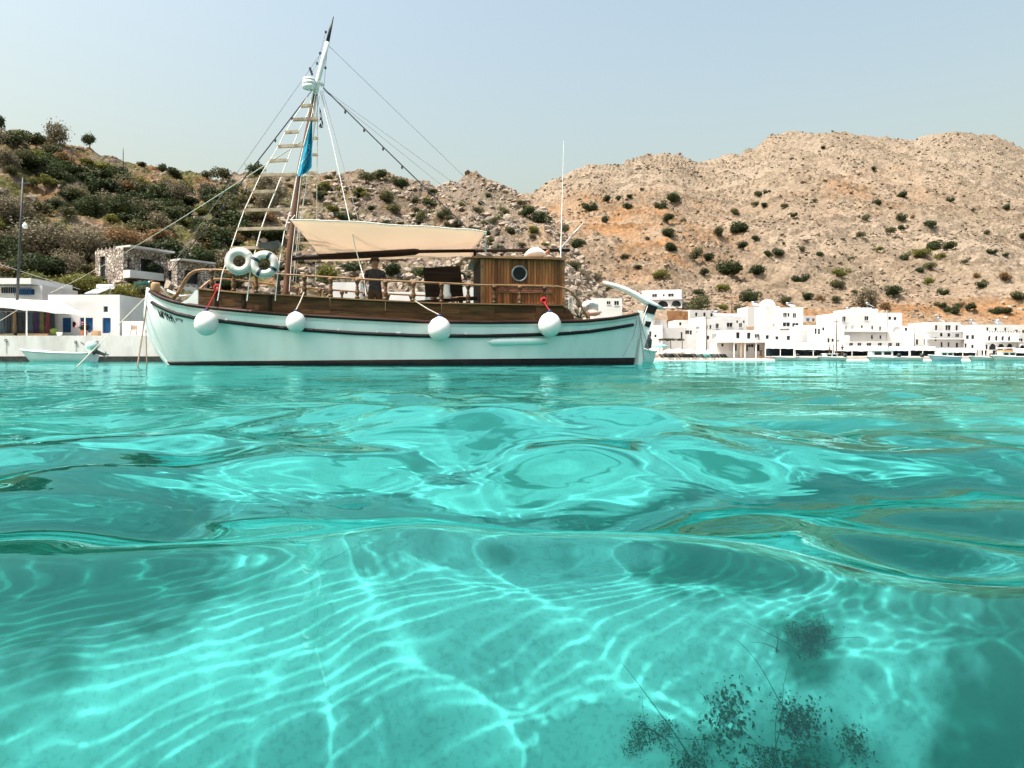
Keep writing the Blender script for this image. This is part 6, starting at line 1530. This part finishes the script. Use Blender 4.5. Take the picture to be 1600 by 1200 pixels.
def small_scrub(n, gen, terr, lms, group, stem):
    its = []
    for i in range(n):
        px, py, kd, w = gen(i); lm = min(lms, key=lambda l: math.hypot(px - l[1], py - l[2]))[0]; its.append((px, py, kd, w, lm))
    cnt = {}
    for px, py, kd, w, lm in sorted(its):
        cn = KINDS[kd][3]; key = (cn, lm); j = cnt.get(key, 0); cnt[key] = j + 1
        plant(kd, px, py, w, terr, '%s %s %s shrub near %s, counting away from the quay' % (ORD[j], stem, cn, lm), group, name='shrub', hs=rv.uniform(0.6, 1))
def gen_h(i):
    px = rv.uniform(-5, 440) if i < 185 else rv.uniform(430, 880); rd = float(np.interp(px, *hill_t.ridge))
    kd = rv.choice(['shrub', 'olive', 'carob', 'dry', 'olive', 'carob', 'carob', 'tamarisk'] if px < 430 else ['olive', 'shrub', 'olive', 'carob'])
    return px, rv.uniform(rd + 8, 440), kd, rv.uniform(16, 44) if px < 430 else rv.uniform(8, 21)
def gen_m(i):
    px = rv.uniform(900, 1600); rd = float(np.interp(px, *mountain_t.ridge))
    return px, rv.uniform(rd + 30, 485), rv.choice(['olive', 'dry', 'shrub']), rv.uniform(3, 7)
small_scrub(298, gen_h, hill_t, LMH, 'small scrub on the hill', 'small')
small_scrub(60, gen_m, mountain_t, LMM, 'tiny scrub on the mountain', 'tiny')
# leaves of the potted flower and of the pergola
def leaf_cluster(name, m, n, sx, sy, sz, leaf, seed, parent, loc):
    me = crown_mesh(name, m, seed, n, 8, leaf, 0.9, -0.6); return link(name, me, parent, loc, scale=(sx, sy, sz))
leaf_cluster('foliage', 'leaf_dark', 500, 0.55, 0.45, 0.5, 0.1, 801, fp, (0, 0, 0.62))
for i in range(14): MB().lathe([(0.02,-0.03),(0.07,0),(0.02,0.04)], n=6).build('flower', M['flower'], fp, loc=(R.uniform(-0.42, 0.42), R.uniform(-0.45, -0.2), 0.55 + R.uniform(0, 0.5)))
for i in range(4): leaf_cluster('vine', 'leaf_dark' if i % 2 else 'leaf_olive', 500, 0.9, 0.5, 0.35, 0.1, 810 + i, pg, (-1.5 + i, -0.1, P(1048, 530, 113).z - pg.location.z - 0.1))
# spiky agave behind the hand rail
ag = thing('agave', 'spiky grey-green agave seen through the curved stern hand rail', 'plant', P(905, 500, 60)); ag.location.z = 0.5
hb = P(905, 497, 60).z - 0.5
MB().lathe([(0.5,-2.0),(0.3,hb)], n=8).build('stem', M['bark'], ag)
for i in range(22):
    a = rv.random() * 6.28; e = rv.uniform(0.1, 1.4); L_ = rv.uniform(0.9, 1.6); d = Vector((math.cos(a) * math.cos(e), math.sin(a) * math.cos(e), math.sin(e)))
    MB().tube([Vector((0,0,hb)), Vector((0,0,hb)) + d * L_ * 0.5, Vector((0,0,hb)) + d * L_], [0.08, 0.07, 0.01], n=4, squash=0.3).build('leaf', M['leaf_olive'], ag)

# ------------------------------------------------------------------ rocks
def rock_mesh(seed, m):
    r_ = random.Random(seed); bm = bmesh.new()
    for i in range(15):
        d = Vector((r_.gauss(0, 1), r_.gauss(0, 1), r_.gauss(0, 1))).normalized() * r_.uniform(0.75, 1.0); bm.verts.new((d.x, d.y * 0.85, d.z * 0.72))
    bmesh.ops.convex_hull(bm, input=bm.verts); bmesh.ops.delete(bm, geom=[v for v in bm.verts if not v.link_faces], context='VERTS'); bmesh.ops.triangulate(bm, faces=bm.faces)
    bmesh.ops.recalc_face_normals(bm, faces=bm.faces)
    me = bpy.data.meshes.new('rock'); bm.to_mesh(me); bm.free(); me.materials.append(M[m]); return me
def scatter(terr, parent, mname, n, pxr, dens, size, seed, single, name):
    r_ = np.random.default_rng(seed); rocks = [rock_mesh(seed + i, mname) for i in range(8)]
    arr = []
    for me in rocks:
        v = np.empty(len(me.vertices) * 3, np.float32); me.vertices.foreach_get('co', v); f_ = np.array([p.vertices[:] for p in me.polygons]); arr.append((v.reshape(-1, 3), f_))
    px = r_.uniform(pxr[0], pxr[1], n * 4); t = r_.uniform(0.16, 1.0, n * 4)
    x, y, z = terr.xyz(px, t); keep = r_.random(n * 4) < dens(px, t, x, y); x, y, z, px = x[keep][:n], y[keep][:n], z[keep][:n], px[keep][:n]
    s = size(r_, len(x), y); order = np.argsort(-(s / y))
    V, Fc, off = [], [], 0; cnt = 0
    for q_, i in enumerate(order):
        a, b = r_.random() * 6.283, r_.normal() * 0.5; me_i = int(r_.integers(0, 8)); st_ = s[i] * r_.uniform(0.75, 1.3, 3)
        if q_ < single:
            o = link('rock', rocks[me_i], parent, (x[i], y[i], z[i] + 0.15 * s[i])); o.rotation_euler = (b, b * 0.7, a); o.scale = st_
        else:
            v, f_ = arr[me_i]; ca, sa = math.cos(a), math.sin(a); cb, sb = math.cos(b), math.sin(b)
            p = v * st_; p = np.stack([p[:, 0], p[:, 1] * cb - p[:, 2] * sb, p[:, 1] * sb + p[:, 2] * cb], 1)
            p = np.stack([p[:, 0] * ca - p[:, 1] * sa, p[:, 0] * sa + p[:, 1] * ca, p[:, 2]], 1) + np.array([x[i], y[i], z[i] + 0.15 * s[i]])
            V.append(p); Fc.append(f_ + off); off += len(v)
    o = link(name, np_mesh(name, np.concatenate(V), np.concatenate(Fc), M[mname], smooth=False), parent); o['kind'] = 'stuff'
scatter(hill_t, hill, 'rock', 5200, (0, 950), lambda px, t, x, y: np.clip(0.10 + (px - 380) / 260, 0.08, 1.0) * np.clip(0.45 + 1.6 * fbm(x / 12 + 50, y / 14, 3), 0.05, 1),
        lambda r_, n, y: 0.30 + 1.1 * r_.random(n) ** 3.0, 400, 290, 'loose_rocks')
scatter(mountain_t, mountain, 'rock_far', 13000, (830, 1640), lambda px, t, x, y: np.clip(0.35 + 1.5 * fbm(x / 30 + 20, y / 40, 4), 0.04, 1) * np.where(t > 0.3, 1, 0.15),
        lambda r_, n, y: (0.24 + 0.75 * r_.random(n) ** 3.5) * (y / 210) ** 0.5, 600, 290, 'loose_rocks')

# ------------------------------------------------------------------ seaweed on the bottom
def seaweed(label, px, py, n, spread, hgt, seed):
    r_ = random.Random(seed); x, y = bed_at(px, py); z = bed_z(x, y)
    t = thing('seaweed_clump', label, 'seaweed', (x, y, z), 0, 'seaweed on the sand')
    def strand(bx, by, h, w, lean):
        cl = lambda q: max(-1.6, min(1.6, q)); lx, ly = cl(r_.gauss(0, lean)) * h, cl(r_.gauss(0, lean)) * h; ph = r_.random() * 6
        pts = [Vector((bx + lx * u_ * u_ + 0.12 * h * math.sin(5 * u_ + ph) * u_, by + ly * u_ * u_ + 0.1 * h * math.cos(6 * u_ + ph) * u_, h * u_ * (1 - 0.3 * u_) - 0.004)) for u_ in np.linspace(0, 1, 7)]
        return pts, [w * (1 - 0.75 * u_) for u_ in np.linspace(0, 1, 7)]
    for c_ in range(max(3, n // 12)):
        a = r_.random() * 6.283; d = spread * math.sqrt(r_.random()); cx_, cy_ = d * math.cos(a), d * math.sin(a) * 0.8; w = spread * r_.uniform(0.4, 0.8)
        link('frond', weed_me[r_.randrange(3)], t, (cx_, cy_, hgt * 0.3), rz=a, scale=(w, w, hgt * r_.uniform(0.7, 1.1)))
    for c_ in range(5):
        pts, ws = strand(r_.gauss(0, spread * 0.5), r_.gauss(0, spread * 0.4), spread * r_.uniform(0.6, 1.3), r_.uniform(0.0008, 0.0016), 1.4); MB().tube(pts, ws, n=4).build('strand', M['weed_sea'], t)
weed_me = [crown_mesh('frond', 'weed_sea', 950 + i, 420, 12, 0.06, 0.9, -0.5, 0.9) for i in range(3)]
seaweed('tall dark seaweed clump standing alone on the rippled sand', 1255, 1010, 60, 0.055, 0.045, 1)
seaweed('wide tangle of dark seaweed nearest the camera', 1120, 1197, 70, 0.12, 0.02, 2)
seaweed('ragged dark seaweed tuft beside the wide tangle', 1270, 1195, 60, 0.11, 0.02, 3)
seaweed('thin wispy seaweed strands on the pale sand', 1010, 1160, 20, 0.07, 0.015, 4)
